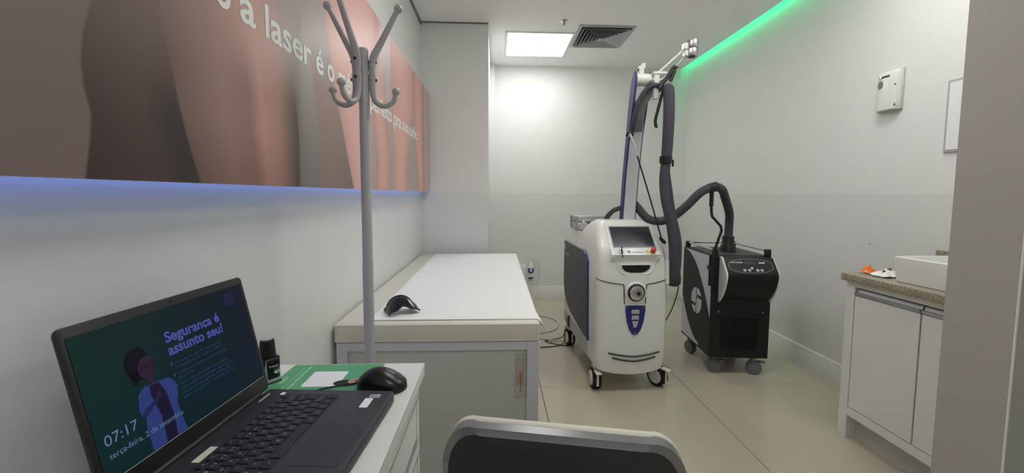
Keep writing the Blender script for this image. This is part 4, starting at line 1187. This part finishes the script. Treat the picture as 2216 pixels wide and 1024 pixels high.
# ================================================================== SINK CABINET on the right
cb = thing('sink_cabinet', 'white sink cabinet with two flat doors along the right wall', 'cabinet', (1.9, 1.5, 0))
KX, KY0, KY1, KZ = 1.712, 1.165, 1.846, 0.772
P_(G().box(KX, XR-.001, KY1-.045, KY1, 0, KZ, .001, 1), 'side_panel', WHITE, cb)
P_(G().box(KX, XR-.001, KY0, KY0+.02, 0, KZ), 'side_panel', WHITE, cb)
P_(G().box(KX, KX+.02, KY0+.02, KY1-.045, KZ-.026, KZ), 'top_rail', WHITE, cb)
P_(G().box(KX, KX+.02, KY0+.02, KY1-.045, .115, .155), 'bottom_rail', WHITE, cb)
P_(G().box(KX+.05, KX+.068, KY0+.02, KY1-.045, 0, .115), 'plinth', PANELGREY, cb)
P_(G().box(KX+.022, KX+.04, KY0+.02, KY1-.045, .155, KZ-.026), 'carcass', DGREY, cb)
ymid = 1.502
for a, b in ((KY0+.024, ymid-.003), (ymid+.003, KY1-.049)):
    d = P_(G().box(KX+.001, KX+.019, a, b, .159, KZ-.067, .001, 1), 'door', WHITE, cb)
    P_(G().prism([(KX+.001, KZ-.067), (KX+.001, KZ-.062), (KX-.005, KZ-.058), (KX-.005, KZ-.050), (KX+.008, KZ-.048), (KX+.014, KZ-.034), (KX+.019, KZ-.034), (KX+.019, KZ-.067)], 1, a, b), 'door_handle', ALU, d)
ct = G().box(KX-.022, XR-.001, KY0, KY1+.012, KZ, .806, .003, 2).build('countertop', GRANITE)
tag(ct, 'speckled beige granite countertop on the white sink cabinet', 'countertop')
# vessel sink: hollow box with thick rim
sk3 = thing('vessel_sink', 'white rectangular ceramic vessel sink on the granite countertop', 'sink', (1.93, 1.42, .806))
x0, x1, ya, yb, H_ = 1.748-1.93, 2.075-1.93, 1.175-1.42, 1.672-1.42, .112
rings = []
for z, ins in ((0, .012), (.004, .008), (.10, .0), (.109, .001), (.112, .005)):
    rings.append([(p[0], p[1], z) for p in rrect(x0+ins, x1-ins, ya+ins, yb-ins, .02, 4)])
for z, ins in ((.112, .012), (.108, .016), (.03, .035), (.022, .06), (.020, .10)):
    rings.append([(p[0], p[1], z) for p in rrect(x0+ins, x1-ins, ya+ins, yb-ins, .02, 4)])
G().loft(rings).build('basin', CERAMIC, sk3, 35)
G().lathe([(.022, .019), (.022, .023), (.014, .023)], n=18).build('drain', CHROME, sk3)
bsplash = G().box(XR-.020, XR-.001, KY0, 1.815, .806, .922, .002, 1).build('backsplash', GRANITE)
tag(bsplash, 'low speckled granite splashback on the wall behind the sink', 'splashback')

# wrappers on the counter
wr = thing('snack_wrapper', 'crumpled orange foil wrapper on the granite countertop', 'wrapper', (1.800, 1.832, .806), .3, 'snack wrappers on the counter')
def crumple(nx_, ny_, w, d, h, seed):
    rs = random.Random(seed); vs, fs = [], []
    for j in range(ny_+1):
        for i in range(nx_+1):
            x = (i/nx_-.5)*w; y = (j/ny_-.5)*d
            edge = 1-max(abs(i/nx_-.5), abs(j/ny_-.5))*1.6
            vs.append((x+rs.uniform(-.003, .003), y+rs.uniform(-.003, .003), .001+h*max(.05, edge)*rs.uniform(.35, 1.0)))
    for j in range(ny_):
        for i in range(nx_):
            a = j*(nx_+1)+i; fs.append((a, a+1, a+nx_+2, a+nx_+1))
    g = G().add(vs, fs)
    return g
crumple(6, 5, .064, .052, .055, 2).build('foil', ORANGE, wr, 10)
wr2 = thing('snack_wrapper', 'crumpled white wrapper with brown lettering beside the sink', 'wrapper', (1.812, 1.752, .806), .2, 'snack wrappers on the counter')
crumple(9, 7, .105, .080, .052, 5).build('foil', PAPER, wr2, 10)
crumple(6, 4, .055, .034, .078, 9).build('brown_print', mat('brown_print', (112, 62, 52), .5), wr2, 10)
g = G()

# ================================================================== WALL DISPENSER and frame on the right wall
dp = thing('air_freshener_dispenser', 'white wall-mounted air freshener dispenser on the right wall', 'dispenser', (XR, 2.103, 1.640))
rings = []
for z, o, hw_ in ((0, .042, .060), (.004, .047, .062), (.05, .049, .062), (.12, .048, .0615), (.17, .044, .061), (.195, .039, .060), (.205, .032, .057), (.208, .025, .054)):
    ring = [(0, hw_, z), (-.020, hw_, z)]
    for k in range(9):
        a = PI*k/8
        ring.append((-.020-(o-.020)*math.sin(a)**.6, hw_*math.cos(a)*.985, z))
    ring += [(-.020, -hw_, z), (0, -hw_, z)]
    rings.append(ring)
G().loft(rings).build('cover', SHELL, dp, 40)
G().box(-.014, 0, -.065, .065, -.003, .212, .003, 1).build('back_plate', PANELGREY, dp)
G().box(-.0445, -.036, -.022, .040, .172, .186, .004, 1).build('slot', DGREY, dp)
G().box(-.0465, -.036, .022, .032, .170, .186, .002, 1).build('spray_nozzle', CHROME, dp)
rr_ = [(-.0490, .022+.013*math.cos(k*PI/10), .140+.021*math.sin(k*PI/10)) for k in range(20)]
G().plate(rr_, (.004, 0, 0)).build('oval_window', GREYP, dp)
G().lathe([(.0045, 0), (.004, .002)], c=(-.0375, -.050, .128), axis=(-1, -.6, 0), n=12).build('lock', BLACK, dp)
G().plate([(-.0395, -.048, .018), (-.0345, -.054, .018), (-.0365, -.052, .034)], (-.003, -.003, 0)).build('arrow_mark', BLACK, dp)
G().box(-.042, -.020, -.040, .040, -.001, .003).build('bottom_cap', LGREY, dp)

fr_ = thing('wall_frame', 'white notice in a clear acrylic frame on the right wall above the sink', 'notice frame', (XR, 1.72, 1.555))
G().box(-.010, 0, -.130, .108, -.168, .168, .002, 1).build('frame', LGREY, fr_)
G().box(-.012, -.009, -.118, .096, -.156, .156).build('paper', PAPER, fr_)

# ================================================================== CHAIR in the foreground
ch = thing('office_chair', 'office chair with cream cushion, silver rim and black back in the foreground', 'chair', (0.118, 0.690, 0), math.radians(-11))
def back_pt(u_, v_, off=0.0):
    """u across (-1..1), v up (0..1); concave towards the sitter, off = towards +y"""
    x = .236*u_
    y = .055*u_*u_-.06*v_*.6+off+.02
    z = .42+.318*v_
    return Vector((x, y, z))
def outline(n=10, s=1.0):
    pts = []
    r = .34; rv = .40
    for cx_, cy_, a0 in ((1-r, 1-rv, 0), (-1+r, 1-rv, PI/2), (-1+r, rv, PI), (1-r, rv, 1.5*PI)):
        for k in range(n+1):
            a = a0+PI/2*k/n
            pts.append((cx_+r*math.cos(a), cy_+rv*math.sin(a)))
    return [((p[0])*s, .5+(p[1]-.5)*s) for p in pts]
def back_solid(s, o0, o1, nm, m_, dome=0.0, par=ch):
    O = outline(10, s); n = len(O)
    g = G(); rings = []
    for sc_, o in ((.0, o0), (.35, o0), (.7, o0), (.96, o0), (1.0, o0+(o1-o0)*.2), (1.0, o0+(o1-o0)*.8), (.96, o1), (.7, o1+dome*.6), (.35, o1+dome*.9), (.0, o1+dome)):
        rings.append([back_pt(p[0]*max(sc_, .01), .5+(p[1]-.5)*max(sc_, .01), o) for p in O])
    g.loft(rings)
    return g.build(nm, m_, par, 50)
back_solid(.985, -.012, .002, 'back_shell', mat('charcoal_plastic', (44, 44, 47), .55, var=.06, bump=.2, bscale=300))
O = outline(10, 1.0)
g = G(); rings = []
for p in O+[O[0]]:
    c = back_pt(p[0], p[1], .004)
    c2 = back_pt(p[0]*.955, .5+(p[1]-.5)*.955, .004)
    d = (c-c2).normalized()
    rings.append([c+d*.004+Vector((0, -.012, 0)), c+d*.004+Vector((0, .010, 0)), c-d*.012+Vector((0, .010, 0)), c-d*.012+Vector((0, -.016, 0))])
g.loft(rings, cap=False)
g.build('silver_rim', mat('silver_plastic', (140, 140, 142), .3, metal=.6), ch, 40)
back_solid(1.02, .014, .036, 'back_cushion', CREAM, .016)
G().box(-.225, .225, .035, .475, .415, .475, .03, 4).build('seat_cushion', CREAM, ch)
G().box(-.215, .215, .045, .465, .400, .420, .006, 2).build('seat_pan', BLACK, ch)
G().tube([(0, .02, .58), (0, -.015, .46), (0, .05, .405), (0, .15, .395)], .022, 10, 5).build('back_bracket', BLACK, ch)
G().lathe([(.030, .12), (.030, .24), (.022, .24), (.022, .40)], c=(0, .255, 0), n=18).build('gas_column', BLACK, ch)
for k in range(5):
    a = 2*PI*k/5+.3
    c, s = math.cos(a), math.sin(a)
    lg = G().tube([(0, .255, .115), (.15*c, .255+.15*s, .095), (.28*c, .255+.28*s, .072)], [.028, .022, .016], 10).build('base_leg', BLACK, ch)
    G().lathe([(.012, -.022), (.026, -.022), (.027, -.018), (.027, .018), (.026, .022), (.012, .022)], c=(.28*c, .255+.28*s, .027), axis=(-s, c, 0), n=16).build('caster', RUBBER, lg)
